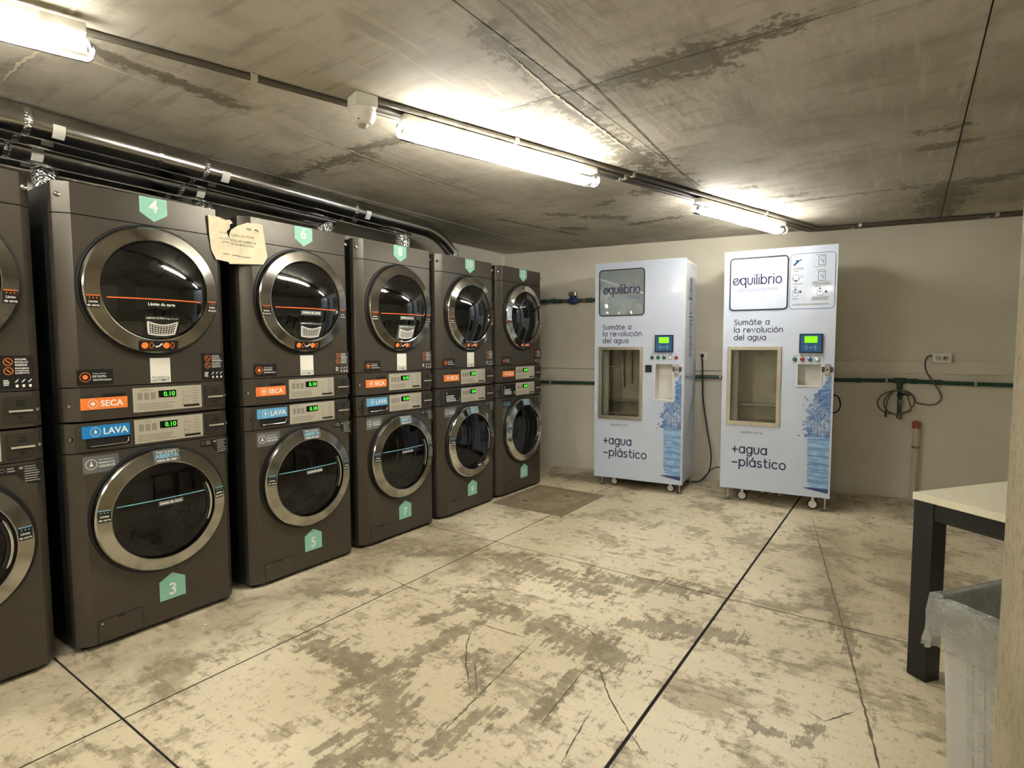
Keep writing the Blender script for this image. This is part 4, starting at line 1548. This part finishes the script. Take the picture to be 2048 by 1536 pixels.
def make_vm(x, y, bot, top, two, label):
    root = tag(empty('water_dispenser', (x, y, 0), VA), label, 'water dispenser', 'water dispensers by the back wall')
    W = .800
    dz = .0
    P = lambda: MB(VEND)
    dep = -.50
    hole = (.058, .432, .652, 1.268) if two == 0 else (.056, .420, .668, 1.268)
    rec = (.560, .712, .830, 1.135) if two == 0 else (.556, .714, .985, 1.150)
    # door and cabinet
    P().panel_holes(0, W, bot, top, -.045, 0, [hole, rec]).build('door', M_VMPANEL, root)
    P().box(-.0006, .0, bot, top, -.045, -.0005).build('door_edge', M_VMWHITE, root)
    P().box(W, W + .0015, bot, top, -.045, .001).build('door_edge', M_VMWHITE, root)
    P().box(.006, W - .006, bot + .005, bot + .02, dep, -.047).build('cabinet_floor', M_VMWHITE, root)
    P().box(.006, W - .006, top - .02, top - .003, dep, -.047).build('cabinet_top', M_VMWHITE, root)
    P().box(.006, .02, bot + .02, top - .02, dep, -.047).build('cabinet_side', M_VMSIDE, root)
    P().box(W - .018, W - .003, bot + .02, top - .02, dep, -.047).build('cabinet_side', M_VMSIDE, root)
    P().box(.02, W - .018, bot + .02, top - .02, dep, dep + .012).build('cabinet_back', M_VMWHITE, root)
    # filling bay
    u0, u1, v0, v1 = hole
    b = P()
    b.box(u0 - .004, u1 + .004, v0 - .004, v1 + .004, -.34, -.046, skip=('w1',))
    bay = b.build('filling_bay', mat('bay_steel', (198, 186, 160), .4, metal=.35, grain=.05, gscale=20), root)
    P().box(u0, u1, v0 + .13, v0 + .14, -.335, -.15).build('shelf', M_STEEL, bay)
    P().box(u0 + .004, u0 + .060, v0 + .01, v1 - .01, -.060, -.050).build('hinge_strip', M_BOARD, bay)
    for q in (.04, .3, .56):
        P().disc(u0 + .05, v0 + q, .005, -.05, -.046, 10).build('screw', M_CHROME, bay)
    P().tube([(u0 + .21, v1, -.17), (u0 + .21, v1 - .055, -.17)], .010, 10).build('nozzle', M_CHROME, bay, smooth=.7)
    if not two:
        P().tube([(u0 + .16, v1 - .02, -.2), (u0 + .16, v1 - .36, -.2)], .008, 8).build('nozzle_pipe', M_CHROME, bay, smooth=.7)
        P().tube([(u0 + .235, v1 - .02, -.2), (u0 + .235, v1 - .32, -.2)], .008, 8).build('nozzle_pipe', M_CHROME, bay, smooth=.7)
    fr = P()
    o = [(u0 - .018, v0 - .020), (u1 + .018, v0 - .020), (u1 + .018, v1 + .017), (u0 - .018, v1 + .017)]
    i_ = [(u0 + .012, v0 + .012), (u1 - .012, v0 + .012), (u1 - .012, v1 - .010), (u0 + .012, v1 - .010)]
    fr.frame(o, i_, .0004, .012)
    win = fr.build('bay_door', M_STEEL, root, bevel=.002)
    P().box(u0 + .010, u1 - .010, v0 + .010, v1 - .008, .002, .006).build('pane', M_PANE, win)
    hu = u1 - .022
    P().tube([(hu, v0 + .25, .006), (hu, v0 + .25, .022), (hu, v0 + .365, .022), (hu, v0 + .365, .006)], .004, 8).build('handle', M_CHROME, win, smooth=.7)
    if not two:
        e = P()
        e.frame(rrect_pts(u0 + .06, u0 + .265, v0 + .035, v0 + .46, .05, 5), rrect_pts(u0 + .062, u0 + .263, v0 + .037, v0 + .458, .048, 5), .0064, .0066)
        e.ribbon([(u0 + .125, v0 + .14), (u0 + .133, v0 + .36), (u0 + .16, v0 + .40), (u0 + .16, v0 + .43), (u0 + .19, v0 + .43), (u0 + .19, v0 + .40), (u0 + .215, v0 + .36), (u0 + .225, v0 + .14)], .002, .0066, None, False)
        e.ribbon([(u0 + .15, v0 + .25), (u0 + .15, v0 + .48), (u0 + .17, v0 + .56), (u0 + .19, v0 + .56), (u0 + .21, v0 + .48), (u0 + .21, v0 + .25)], .002, .0066, None, False)
        e.build('bottle_outline_print', M_GREYPRINT, win)
    # coin-return recess
    a, c, d, f = rec
    r_ = P()
    r_.box(a, c, d, f, -.10, -.044, skip=('w1',))
    rc = r_.build('bottle_recess', M_VMWHITE, root)
    P().frame([(a - .008, d - .010), (c + .008, d - .010), (c + .008, f + .004), (a - .008, f + .004)], [(a, d), (c, d), (c, f), (a, f)], .0003, .004).build('recess_trim', M_VMWHITE, rc)
    # logo window
    lf = P()
    if two:
        L = (.042, .471, 1.575, 1.996)
    else:
        L = (.037, .459, 1.560, 1.975)
    rounded_frame(lf, *L, .032, .009, .0003, .0045)
    lo = lf.build('logo_frame', M_FRAMEB, root)
    lu, lv = (.070, 1.782) if two else (.083, 1.760)
    logo = P().strokes('Equilibrio', lu, lv, .052, .0012 if two else .0040, weight=.185, width=.352 if two else .330)
    logo.build('logo_lettering', M_NAVY, lo)
    P().strokes('agua pura ilimitada', lu + .036, lv - .052, .018, .0012 if two else .0040, weight=.14, width=.288).build('tagline_lettering', M_PALEPR, lo)
    if not two:
        P().box(L[0] + .008, L[1] - .008, L[2] + .008, L[3] - .008, .0016, .0036).build('logo_glass', M_LOGOGLASS, lo)
    else:
        fi = P()
        rounded_frame(fi, .481, .789, 1.573, 1.997, .03, .0035, .0003, .0010)
        inst = fi.build('instruction_frame', M_FRAMEBL, root)
        t = P()
        w = .0009
        for uu, vv_, ti in ((.506, 1.978, .028), (.506, 1.862, .036), (.506, 1.742, .03), (.655, 1.978, .075), (.655, 1.863, .075), (.655, 1.742, .04)):
            print_lines(t, uu, vv_, w, ti, 1, .007, .004)
        print_lines(t, .500, 1.888, w, .080, 3)
        print_lines(t, .500, 1.770, w, .075, 2)
        print_lines(t, .497, 1.655, w, .055, 2)
        print_lines(t, .640, 1.888, w, .10, 1)
        print_lines(t, .635, 1.776, w, .14, 4)
        print_lines(t, .635, 1.660, w, .125, 4)
        print_lines(t, .500, 1.610, w, .270, 2)
        t.build('instruction_text', M_GREYPRINT, inst)
        ic = P()
        for vv_ in (1.900, 1.785):
            rounded_frame(ic, .674, .722, vv_, vv_ + .070, .003, .003, .0004, .0010)
            ic.ribbon([(.690, vv_ + .045), (.700, vv_ + .030), (.712, vv_ + .02)], .004, w)
            ic.ribbon([(.706, vv_ + .01), (.708, vv_ + .062)], .002, w)
        for uu in (.500, .668):
            vv_ = 1.672
            rounded_frame(ic, uu, uu + .042, vv_, vv_ + .048, .010, .002, .0004, .0010)
            ic.rect(uu + .016, uu + .026, vv_ + .048, vv_ + .060, w)
            ic.ribbon([(uu + .012, vv_ + .036), (uu + .022, vv_ + .028), (uu + .032, vv_ + .030)], .006, w)
        rounded_frame(ic, .502, .544, 1.795, 1.838, .010, .002, .0004, .0010)
        ic.rect(.517, .529, 1.782, 1.795, w)
        ic.ribbon([(.500, 1.815), (.505, 1.795), (.516, 1.790)], .004, w)
        ic.ribbon([(.546, 1.815), (.541, 1.795), (.530, 1.790)], .004, w)
        ic.ring(.563, 1.823, .0085, .0105, w)
        ic.disc(.556, 1.706, .0095, .0004, w, 14)
        ic.disc(.729, 1.700, .0095, .0004, w, 14)
        ic.build('icons', mat('icon_grey', (86, 92, 106), .4), inst)
        tp = P()
        tp.ribbon([(.508, 1.912), (.520, 1.924), (.534, 1.940)], .014, w)
        tp.ribbon([(.520, 1.945), (.545, 1.944), (.558, 1.950)], .008, w)
        tp.build('tap_icon', M_KEY, inst)
    # slogan
    sv = (1.461, 1.400, 1.339) if two else (1.441, 1.381, 1.320)
    su = .085 if two else .078
    for s, v_, w_ in (('Sum\u00e1te a', sv[0], .258), ('la revoluci\u00f3n', sv[1], .355), ('del agua', sv[2], .234)):
        slogan(P, s, su, v_, .0295, w_, .21, root)
    bv = (.417, .310) if two else (.400, .290)
    for s, v_, w_ in (('+agua', bv[0], .256), ('-pl\u00e1stico', bv[1], .396)):
        slogan(P, s, .092, v_, .050, w_, .21, root)
    P().strokes('equilibrio.com.uy' if two else 'aguaeq.com', .155, .582 if two else .573, .012, .0008, weight=.16, width=.160).build('web_lettering', M_FRAMEB, root)
    # keypad
    k0, k1, kv0, kv1 = (.560, .720, 1.236, 1.384) if two else (.556, .713, 1.238, 1.387)
    kp = P().box(k0, k1, kv0, kv1, .0003, .018).build('card_reader', M_KEYB, root, bevel=.003)
    P().box(k0 + .010, k1 - .010, kv0 + .010, kv1 - .010, .018, .0195).build('reader_face', M_KEY, kp)
    P().rrect(k0 + .036, k1 - .036, kv1 - .070, kv1 - .020, .004, .0195, .0212).build('screen', M_LCD, kp)
    kr = P()
    kc = (k0 + k1) / 2
    for s_ in (-1, 1):
        for rr in (.012, .019, .026):
            kr.ribbon([(kc + s_ * (.012 + rr * math.cos(q)), kv0 + .043 + rr * math.sin(q)) for q in [(-.9 + 1.8 * j / 6) for j in range(7)]], .0045, .0199, None, False)
    kr.rect(kc - .010, kc + .010, kv0 + .037, kv0 + .049, .0199)
    kr.build('reader_print', M_KEYPR, kp)
    cols = ([M_BTNG, M_BTNC, M_BTNB, M_BTNW] if two else [M_BTNG, M_BTNG, M_BTNG, M_BTNW, M_BTNR])
    for j, m in enumerate(cols):
        ub = .532 + .0518 * j
        vb_ = 1.187 if two else 1.191
        bt = P().lathe([(.0165, .0003), (.0165, .006), (.0135, .007), (.0130, .004)], ub, vb_, 20).build('push_button', M_CHROME, root, smooth=.5)
        P().lathe([(.0130, .004), (.0125, .011), (.008, .0135), (0, .0142)], ub, vb_, 18).build('button_cap', m, bt, smooth=.7)
        P().rect(ub - .014, ub + .014, vb_ + .026, vb_ + .031, .0008).build('button_caption', M_GREYPRINT, bt)
    # lock hasp
    hu0, hv0 = (.738, 1.068) if two else (.728, 1.050)
    h = P().box(hu0, hu0 + .036, hv0, hv0 + .085, .0003, .014).build('hasp', M_STEEL, root, bevel=.003)
    P().disc(hu0 + .018, hv0 + .042, .007, .014, .017, 12).build('keyhole', M_BLACK, h)
    P().box(hu0 - .020, hu0 + .058, hv0 + .022, hv0 + .062, .0004, .004).build('hasp_plate', M_NAVYSIDE, h)
    if not two:
        P().box(.470, .528, 1.062, 1.126, .0003, .003).build('coin_opening', M_BIRON, root)
    # printed bottle and splash
    rng = random.Random(11 + two)
    ur = W - .012
    vb0, vb1 = (.180, .600) if two else (.155, .590)
    bpts = [(ur, vb0 + .006), (ur, vb1), (.638, vb1), (.640, vb0 + .09), (.646, vb0 + .05), (.662, vb0 + .018), (.690, vb0 + .008)]
    pr = P().poly(bpts, .0006).build('bottle_print', M_BOTTLE, root)
    P().poly([(.610, vb0 + .004), (.665, vb0 + .012), (.700, vb0 + .010), (ur, vb0 + .012), (ur, vb0 - .026), (.70, vb0 - .012)], .0009).build('bottle_base_print', M_SHADOWPR, pr)
    so = splash_outline(ur, vb1 - .012, 1.060 if two else 1.045, rng, rec[2])
    sp_ = P()
    sp_.poly(so, .0010)
    top_ = rec[2] - .025
    for _ in range(26):
        a_, b_ = rng.uniform(.575, .66), rng.uniform(vb1 - .02, min(vb1 + .30, top_))
        if a_ < .60 and rng.random() < .6:
            continue
        rr = rng.uniform(.0025, .007)
        sp_.disc(a_, b_, rr, .0006, .0010, 7)
    for _ in range(14):
        b_ = rng.uniform(vb1, min(vb1 + .30, top_ - .03))
        a_ = rng.uniform(.60, .66)
        sp_.ribbon([(a_, b_), (a_ + .02, b_ + rng.uniform(-.02, .02)), (a_ + .05, b_ + rng.uniform(-.03, .02))], rng.uniform(.004, .010), .0008)
    sp_.build('splash_print', M_SPLASH, root)
    wv = P()
    for k in range(7):
        vv_ = vb0 + .055 + k * .052
        wv.ribbon([(.645 + j * .0238, vv_ - .012 * (j / 6) + .004 * math.sin(j * 1.3 + k)) for j in range(7)], .004, .0010, None, False)
    wv.build('bottle_wave_print', mat('print_wave_blue', (72, 112, 166), .4), pr)
    # side lettering
    if not two:
        pl, SW = stroke_text('Equilibrio')
        sd2 = MB(lambda s_, t_, q_: (W - .003 + q_, t_, s_))
        for line in pl:
            sd2.ribbon([(1.885 - a_ * .075, .215 + b_ * .085) for a_, b_ in line], .016, .0008)
        sd2.build('side_lettering', M_NAVYSIDE, root)
    # feet, castors, hoses
    for uf, wf_ in ((.055, -.07), (W - .03, -.06), (.055, -.46), (W - .03, -.46)):
        ft = P().lathe([(.0, .0), (.001, .0)], 0, 0, 4)
        ft = MB().tube([VEND(uf, .012, wf_), VEND(uf, bot + .005, wf_)], .0065, 10)
        leg = ft.build('levelling_foot', M_CHROME, root, smooth=.7)
        MB().tube([VEND(uf, .0, wf_), VEND(uf, .006, wf_), VEND(uf, .016, wf_)], [.024, .024, .010], 16).build('foot_pad', M_CHROME, leg, smooth=.5)
    for uf, wf_ in ((W - .115, -.10), (.16, -.12), (W - .115, -.42), (.16, -.42)):
        rw = .034 if not two else .038
        vw = rw + .001
        cs = P().box(uf - .022, uf + .022, bot + .0, bot + .005, wf_ - .03, wf_ + .03).build('castor', M_STEEL, root)
        for s_ in (-1, 1):
            P().box(uf - .011, uf + .011, vw, bot + .001, wf_ + s_ * .018 - .002, wf_ + s_ * .018 + .002).build('fork', M_PLASTW, cs)
        MB().tube([VEND(uf, vw, wf_ - .014), VEND(uf, vw, wf_ + .014)], rw, 22).build('wheel', M_TYRE, cs, smooth=.6)
        MB().tube([VEND(uf, vw, wf_ - .0155), VEND(uf, vw, wf_ + .0155)], rw * .78, 20).build('wheel_disc', M_PLASTW, cs, smooth=.6)
    for k, uf in enumerate((.30, .37, .45)):
        pts_ = [VEND(uf + .02 * math.sin(k + q * .9), bot + .02 - (bot - .012) * math.sin(PI * q / 8) * .9, -.14 - .03 * q + .01 * k) for q in range(9)]
        MB().tube(pts_, .006, 8).build('hose', M_HOSE, root, smooth=.8)
    for k in range(2):
        P().box(-.003, .001, bot + .18 + k * 1.62, bot + .26 + k * 1.62, -.052, -.030).build('hinge', M_STEEL, root)
    return root


make_vm(.442, 4.696, .090, 2.035, 0, 'pale blue water dispenser with glossy lettered side and five round buttons')
make_vm(1.548, 4.818, .117, 2.050, 1, 'pale blue water dispenser with printed instruction panel and four coloured buttons')


# ------------------------------------------------------------------ things on the back wall
WA = math.atan(KW)
WN = Vector((KW, -1, 0)).normalized()          # out of the wall


def wp(x, z, off=.0):
    b_ = Vector((x, yb(x), z))
    return tuple(b_ + WN * off)


def wroot(name, x, z, label, cat, group=None):
    return tag(empty(name, wp(x, z), WA), label, cat, group)


# lower green pipe
gp = MB().tube([wp(-.80, .905, .03), wp(.2, .91, .03), wp(.9, .985, .03), wp(1.2, 1.0, .03), wp(2.30, .992, .03), wp(2.74, .997, .03), wp(3.1, .985, .03), wp(5.5, .94, .03)], .0165, 12).build('water_pipe', M_GPIPE, smooth=.7)
tag(gp, 'long dark green water pipe running low along the back wall', 'pipe')
for x, z in ((2.45, .993), (2.84, .994), (3.0, .989)):
    MB().tube([wp(x - .025, z, .03), wp(x + .025, z, .03)], .021, 12).build('coupling', M_GPIPE, gp, smooth=.6)
for x, z in ((-.33, .907), (2.65, .996), (3.24, .982), (1.35, .998)):
    MB().tube([wp(x - .008, z, .03), wp(x + .008, z, .03)], .0205, 12).build('pipe_clip', M_LAMPB, gp, smooth=.6)
    MB().tube([wp(x, z, .0), wp(x, z, .02)], .008, 8).build('clip_stem', M_LAMPB, gp)
# tee with two taps
MB().tube([wp(2.70, .997, .03), wp(2.79, .997, .03)], .023, 12).build('tee_fitting', M_GPIPE, gp, smooth=.6)
MB().tube([wp(2.745, .99, .03), wp(2.745, .93, .03), wp(2.745, .925, .03), wp(2.748, .69, .03)], [.022, .022, .015, .015], 12).build('tee_branch', M_GPIPE, gp, smooth=.6)
for z in (.821, .694):
    tp_ = MB().tube([wp(2.75, z, .02), wp(2.75, z, .055)], .021, 14).build('outlet_fitting', M_GPIPE, gp, smooth=.6)
    MB().tube([wp(2.75, z, .055), wp(2.75, z, .066)], [.017, .014], 14).build('outlet_collar', M_STEEL, tp_, smooth=.6)
    MB().tube([wp(2.75, z, .0665), wp(2.75, z, .067)], .009, 12).build('outlet_mouth', M_BIRON, tp_)
MB().tube([wp(2.745, .875, .03), wp(2.745, .875, .055)], .020, 12).build('valve_body', M_BLACK, gp, smooth=.6)
MB().tube([wp(2.735, .890, .058), wp(2.77, .888, .062), wp(2.815, .880, .062)], [.009, .007, .006], 8).build('valve_lever', M_BLACK, gp, smooth=.7)

# coiled grey cable from the socket
cab = []
ctl = [(2.956, 1.205), (2.925, 1.195), (2.912, 1.14), (2.925, 1.07), (2.965, .99), (3.012, .92), (3.030, .86), (2.995, .81), (2.93, .802), (2.86, .818)]
for (x, z) in ctl:
    cab.append((x, z, .020 + (.04 if .93 < z < 1.06 else 0)))
for k in range(1, 30):
    a_ = math.radians(-10 + 360 * k / 15)
    R_ = 1.0 + .05 * math.sin(k * .8)
    sh = -.0 if k < 15 else .02
    cab.append((2.720 + sh + .128 * R_ * math.cos(a_) * (1 if k < 15 else .82), .818 + .10 * R_ * math.sin(a_), .058 + .012 * math.sin(k * .45)))
cab += [(2.78, .905, .06), (2.71, .915, .06), (2.672, .86, .05), (2.656, .79, .045), (2.654, .735, .04)]


def smooth_path(P, n=4):
    out = []
    for i in range(len(P) - 1):
        p0, p1, p2, p3 = P[max(0, i - 1)], P[i], P[i + 1], P[min(len(P) - 1, i + 2)]
        for k in range(n):
            t_ = k / n
            out.append(tuple(.5 * (2 * b + (c - a) * t_ + (2 * a - 5 * b + 4 * c - d) * t_ ** 2 + (-a + 3 * b - 3 * c + d) * t_ ** 3) for a, b, c, d in zip(p0, p1, p2, p3)))
    return out + [tuple(P[-1])]


cc = MB().tube([wp(x, z, o_) for x, z, o_ in smooth_path(cab)], .0058, 8).build('coiled_cable', M_CABLEG, smooth=.9)
tag(cc, 'grey cable coiled over the tee of the green pipe, plugged into the wall', 'cable')
MB().tube([wp(2.654, .745, .04), wp(2.654, .688, .04)], .008, 8).build('cable_end', M_BLACK, cc, smooth=.7)

MW = lambda u, v, w: (u, -w, v)
so_ = wroot('wall_socket', 3.018, 1.188, 'cream double wall socket box above the raised band', 'wall socket')
MB(MW).box(-.063, .063, -.040, .040, .0005, .045).build('socket_box', M_PLASTW, so_, bevel=.004)
fp_ = MB(MW).rrect(-.055, .055, -.032, .032, .005, .045, .048).build('socket_plate', M_PLASTW, so_)
for u in (-.024, .022):
    s1_ = MB(MW).disc(u, 0, .020, .048, .0495, 18).build('socket_face', M_LAMPB, fp_)
MB(MW).ring(.022, 0, .012, .019, .0500, 16).build('socket_shadow', M_GREYPRINT, fp_)
MB(MW).disc(.018, 0, .008, .0495, .0505, 12).build('socket_hole', M_BLACK, fp_)
so2 = wroot('wall_socket', 1.198, 1.196, 'white wall socket with black plug beside the glossy-sided dispenser', 'wall socket')
MB(MW).box(-.034, .034, -.044, .044, .0005, .012).build('socket_plate', M_PLASTW, so2, bevel=.003)
MB(MW).disc(-.012, .0, .018, .012, .014, 16).build('socket_face', M_LAMPB, so2)
# power cable of the first dispenser: plug, hanging loop, then along the floor behind both machines
pc = [wp(1.186, 1.200, .03), wp(1.188, 1.185, .05), wp(1.195, 1.10, .055), wp(1.205, .80, .06), wp(1.25, .50, .08), wp(1.29, .27, .10), wp(1.28, .12, .13), wp(1.22, .03, .16), wp(1.15, .007, .18), wp(1.02, .007, .16)]
pcb = MB().tube(smooth_path(pc, 6), .006, 8).build('power_cable', M_CABLEB, smooth=.9)
tag(pcb, 'black power cable hanging from the socket between the two dispensers', 'cable')
MB().tube([wp(1.186, 1.200, .0145), wp(1.186, 1.200, .045)], [.017, .014], 12).build('plug', M_BLACK, pcb, smooth=.6)
pc2 = [wp(1.20, .007, .05), wp(1.25, .06, .05), wp(1.31, .13, .06), wp(1.40, .16, .12), wp(1.56, .16, .13)]
c2_ = MB().tube(smooth_path(pc2, 6), .006, 8).build('power_cable', M_CABLEG, smooth=.9)
tag(c2_, 'dark grey cable crossing from the floor to the instruction-panel dispenser', 'cable')
lp = MB().tube(smooth_path([wp(2.262 + .045 * math.cos(a_ * PI / 6), .80 + .075 * math.sin(a_ * PI / 6), .20 + .003 * a_) for a_ in range(0, 22)], 2), .0055, 8).build('hanging_cable', M_CABLEB, smooth=.9)
tag(lp, 'black cable loop behind the edge of the instruction-panel dispenser', 'cable')

# upper green pipe with water meter
up_ = MB().tube([wp(-.78, 1.762, .05), wp(.42, 1.762, .05)], .0155, 12).build('meter_pipe', M_GPIPE, smooth=.7)
tag(up_, 'dark green pipe high on the back wall carrying a blue water meter', 'pipe')
for x0_, x1_, r_, m_ in ((-.43, -.36, .024, M_GPIPE), (-.31, -.21, .022, M_GPIPE), (-.19, -.14, .017, M_BRASS), (.02, .055, .018, M_BRASS), (.06, .12, .022, M_GPIPE), (-.56, -.48, .022, M_GPIPE)):
    MB().tube([wp(x0_, 1.762, .05), wp(x1_, 1.762, .05)], r_, 12).build('pipe_fitting', m_, up_, smooth=.6)
MB().tube([wp(-.345, 1.79, .05), wp(-.30, 1.785, .055), (wp(-.27, 1.80, .06))], .004, 6).build('valve_lever', M_STEEL, up_, smooth=.7)
for x in (-.40, .25):
    MB().tube([wp(x, 1.762, .002), wp(x, 1.762, .036)], .007, 8).build('bracket', M_STEEL, up_)
wm = wroot('water_meter', -.080, 1.762, 'blue water meter with steel lid on the upper green pipe', 'water meter')
MB(lambda u, v, w: (u, -w - .05, v)).tube([(-.055, 0, 0), (-.03, 0, 0), (0, 0, 0), (.03, 0, 0), (.055, 0, 0)], [.020, .032, .037, .032, .020], 16).build('meter_body', M_METERB, wm, smooth=.8)
MB().tube([(0, -.05, .025), (0, -.05, .045)], .034, 18).build('register', M_METERB, wm, smooth=.6)
MB(lambda u, v, w: (u, -w, v)).box(-.040, .036, .046, .090, .038, .082).build('meter_lid', M_STEEL, wm, bevel=.006)

# drain standpipe with orange cap
st_ = wroot('standpipe', 2.868, 0, 'white drain standpipe with orange-brown cap against the back wall', 'pipe')
MB().tube([(-.005, -.045, .0), (-.005, -.045, .05), (-.005, -.045, .055), (0, -.045, .50), (0, -.045, .61)], [.030, .030, .0255, .0255, .0245], 18).build('pipe_body', M_PVC, st_, smooth=.6)
MB().tube([(0, -.045, .605), (0, -.045, .612), (0, -.045, .66)], [.030, .031, .029], 12).build('cap', M_ORCAP, st_, smooth=.5)
MB().box(-.006, .006, -.05, -.04, .66, .668).build('cap_tab', M_ORCAP, st_)
MB().tube([(0, -.045, .441), (0, -.045, .455)], .029, 18).build('clamp', M_BLACK, st_, smooth=.6)
MB().tube([(0, -.045, .445), (0, -.045, .451)], .0296, 18).build('clamp_ring', M_CHROME, st_, smooth=.6)
MB().tube([(0, -.018, .448), (0, -.001, .448)], .006, 8).build('clamp_stem', M_STEEL, st_)
MB().rect(.004, .007, -.075, -.069, .585).build('print_mark', M_BLK, st_)


# ------------------------------------------------------------------ floor cover
fh = tag(empty('inspection_cover', (.02, 3.67, 0)), 'dark square mortar inspection cover in the floor before washer 11', 'floor cover')
MB().frame([(0, 0), (.67, 0), (.67, .74), (0, .74)], [(.055, .055), (.60, .055), (.60, .685), (.055, .685)], .0002, .004).build('cover_frame', mat('cover_frame_mortar', (128, 114, 90), .7, grain=.15, gscale=30), fh, bevel=.001)
MB().box(.060, .595, .060, .680, .0002, .003).build('cover_slab', M_PATCH, fh)
for a_, b_ in ((.20, .20), (.42, .52)):
    MB().tube([(a_ - .02, b_, .004), (a_ + .02, b_ + .01, .004)], .004, 6).build('lifting_eye', M_DARK, fh)

# ------------------------------------------------------------------ table
TU = Vector((.799, -.602, 0))
tb = tag(empty('table', (2.842, 2.668, 0), math.atan2(TU.y, TU.x)), 'ivory-topped table with square black metal legs behind the bin', 'table')
MB().box(-.004, .76, -.004, 1.25, .700, .728).build('table_top', M_TABLETOP, tb, bevel=.002)
for a_, b_ in ((0, 0), (.68, 0), (0, 1.166), (.68, 1.166)):
    MB().box(a_, a_ + .075, b_, b_ + .075, .0, .699).build('leg', M_TABLELEG, tb, bevel=.003)
for k, (a0_, a1_, b0_, b1_) in enumerate(((.076, .679, .004, .050), (.076, .679, 1.19, 1.237), (.004, .05, .076, 1.165), (.705, .751, .076, 1.165))):
    MB().box(a0_, a1_, b0_, b1_, .635, .699).build('apron', M_TABLELEG, tb)

# ------------------------------------------------------------------ laundry bin with liner
bn = tag(empty('laundry_bin', (2.885, 1.852, 0), math.atan2(TU.y, TU.x)), 'translucent white perforated bin with a clear liner under the pillar edge', 'bin')
BW, BD, BH = .34, .42, .622


def bin_loop(z, grow=0.0, n=6, r=.045):
    f_ = .86 + .14 * z / BH
    cx_, cy_ = BW / 2, BD / 2
    w_, d_ = BW * f_ / 2 + grow, BD * f_ / 2 + grow
    return [(a_, b_, z) for a_, b_ in rrect_pts(cx_ - w_, cx_ + w_, cy_ - d_, cy_ + d_, r, n)]


def bin_point(side, s, z, g=0.0):
    """a point on a bin wall; side 0 = near (y0), 1 = left (x0); s from 0 to 1"""
    f_ = .86 + .14 * z / BH
    cx_, cy_ = BW / 2, BD / 2
    w_, d_ = BW * f_ / 2 + g, BD * f_ / 2 + g
    if side == 0:
        return (cx_ - w_ + 2 * w_ * s, cy_ - d_, z)
    return (cx_ - w_, cy_ + d_ - 2 * d_ * s, z)


bs = MB()
rows = [bs.V(bin_loop(z)) for z in (0.0, .02, .2, .4, BH)]
n = 28
for p, q in zip(rows, rows[1:]):
    bs.p += [(p + k, p + (k + 1) % n, q + (k + 1) % n, q + k) for k in range(n)]
bs.p.append(tuple(rows[0] + k for k in range(n)))
shell = bs.build('bin_shell', M_BIN, bn, smooth=.9)
M_SLOT = mat('slot_shadow', (176, 176, 164), .7)
for c_ in range(5):
    for k in range(9):
        z0_ = .06 + k * .050 + (.025 if c_ % 2 else 0)
        s0_ = .24 + c_ * .085
        sl_ = MB()
        i_ = sl_.V([bin_point(0, s0_, z0_, .0012), bin_point(0, s0_ + .042, z0_, .0012), bin_point(0, s0_ + .042, z0_ + .038, .0012), bin_point(0, s0_, z0_ + .038, .0012)])
        sl_.F(i_, [(0, 1, 2, 3)])
        sl_.build('slot', M_SLOT, shell)
rim = MB()
A_, B_, C_, D_ = [rim.V(bin_loop(z, g_)) for z, g_ in ((BH - .03, .0), (BH - .03, .012), (BH + .004, .012), (BH + .004, .0))]
for p, q in ((A_, B_), (B_, C_), (C_, D_)):
    rim.p += [(p + k, p + (k + 1) % n, q + (k + 1) % n, q + k) for k in range(n)]
rim.build('rim', M_BIN, bn, smooth=.5)
ln = MB()
rr_ = random.Random(3)
NL = 96
rowsL = []


def liner_loop(z, grow, amp, seed):
    base = bin_loop(min(z, BH), grow, 23, .05)
    out = []
    for k, (a_, b_, c_) in enumerate(base):
        o_ = amp * (math.sin(k * .83 + seed) * .5 + math.sin(k * 2.1 + seed * 2.3) * .35 + rr_.uniform(-.22, .22))
        dx, dy = a_ - BW / 2, b_ - BD / 2
        L_ = math.hypot(dx, dy)
        out.append((a_ + dx / L_ * o_, b_ + dy / L_ * o_, z + amp * .6 * (math.sin(k * .45 + seed * 1.7) + rr_.uniform(-.25, .25))))
    return out


for z, g_, am, sd_ in ((.30, -.03, .006, 1), (.50, -.018, .006, 2), (BH, -.006, .004, 3), (BH + .014, .006, .006, 4), (BH + .006, .020, .005, 5),
                       (BH - .04, .026, .007, 6), (BH - .085, .028, .008, 7), (BH - .125, .034, .012, 8)):
    rowsL.append(ln.V(liner_loop(z, g_, am, sd_)))
for p, q in zip(rowsL, rowsL[1:]):
    ln.p += [(p + k, p + (k + 1) % NL, q + (k + 1) % NL, q + k) for k in range(NL)]
lin = ln.build('bin_liner', M_LINER, smooth=.6)
lin.location = bn.location
lin.rotation_euler = bn.rotation_euler
tag(lin, 'crinkled clear plastic liner folded over the rim of the bin', 'bin liner')

# a few specks of paper on the floor in front of the washers
for x, y, s_ in ((.155, .98, .006), (.16, 1.03, .008), (.15, 1.27, .009), (.175, 1.25, .006), (.12, 3.25, .008)):
    sp2 = MB().prism([(x, y), (x + s_, y + s_ * .3), (x + s_ * .8, y + s_), (x - s_ * .2, y + s_ * .8)], .0003, .0018).build('paper_speck', M_WHITE)
    tag(sp2, 'tiny white speck of paper on the floor by the washers', 'paper speck', 'paper specks on the floor')
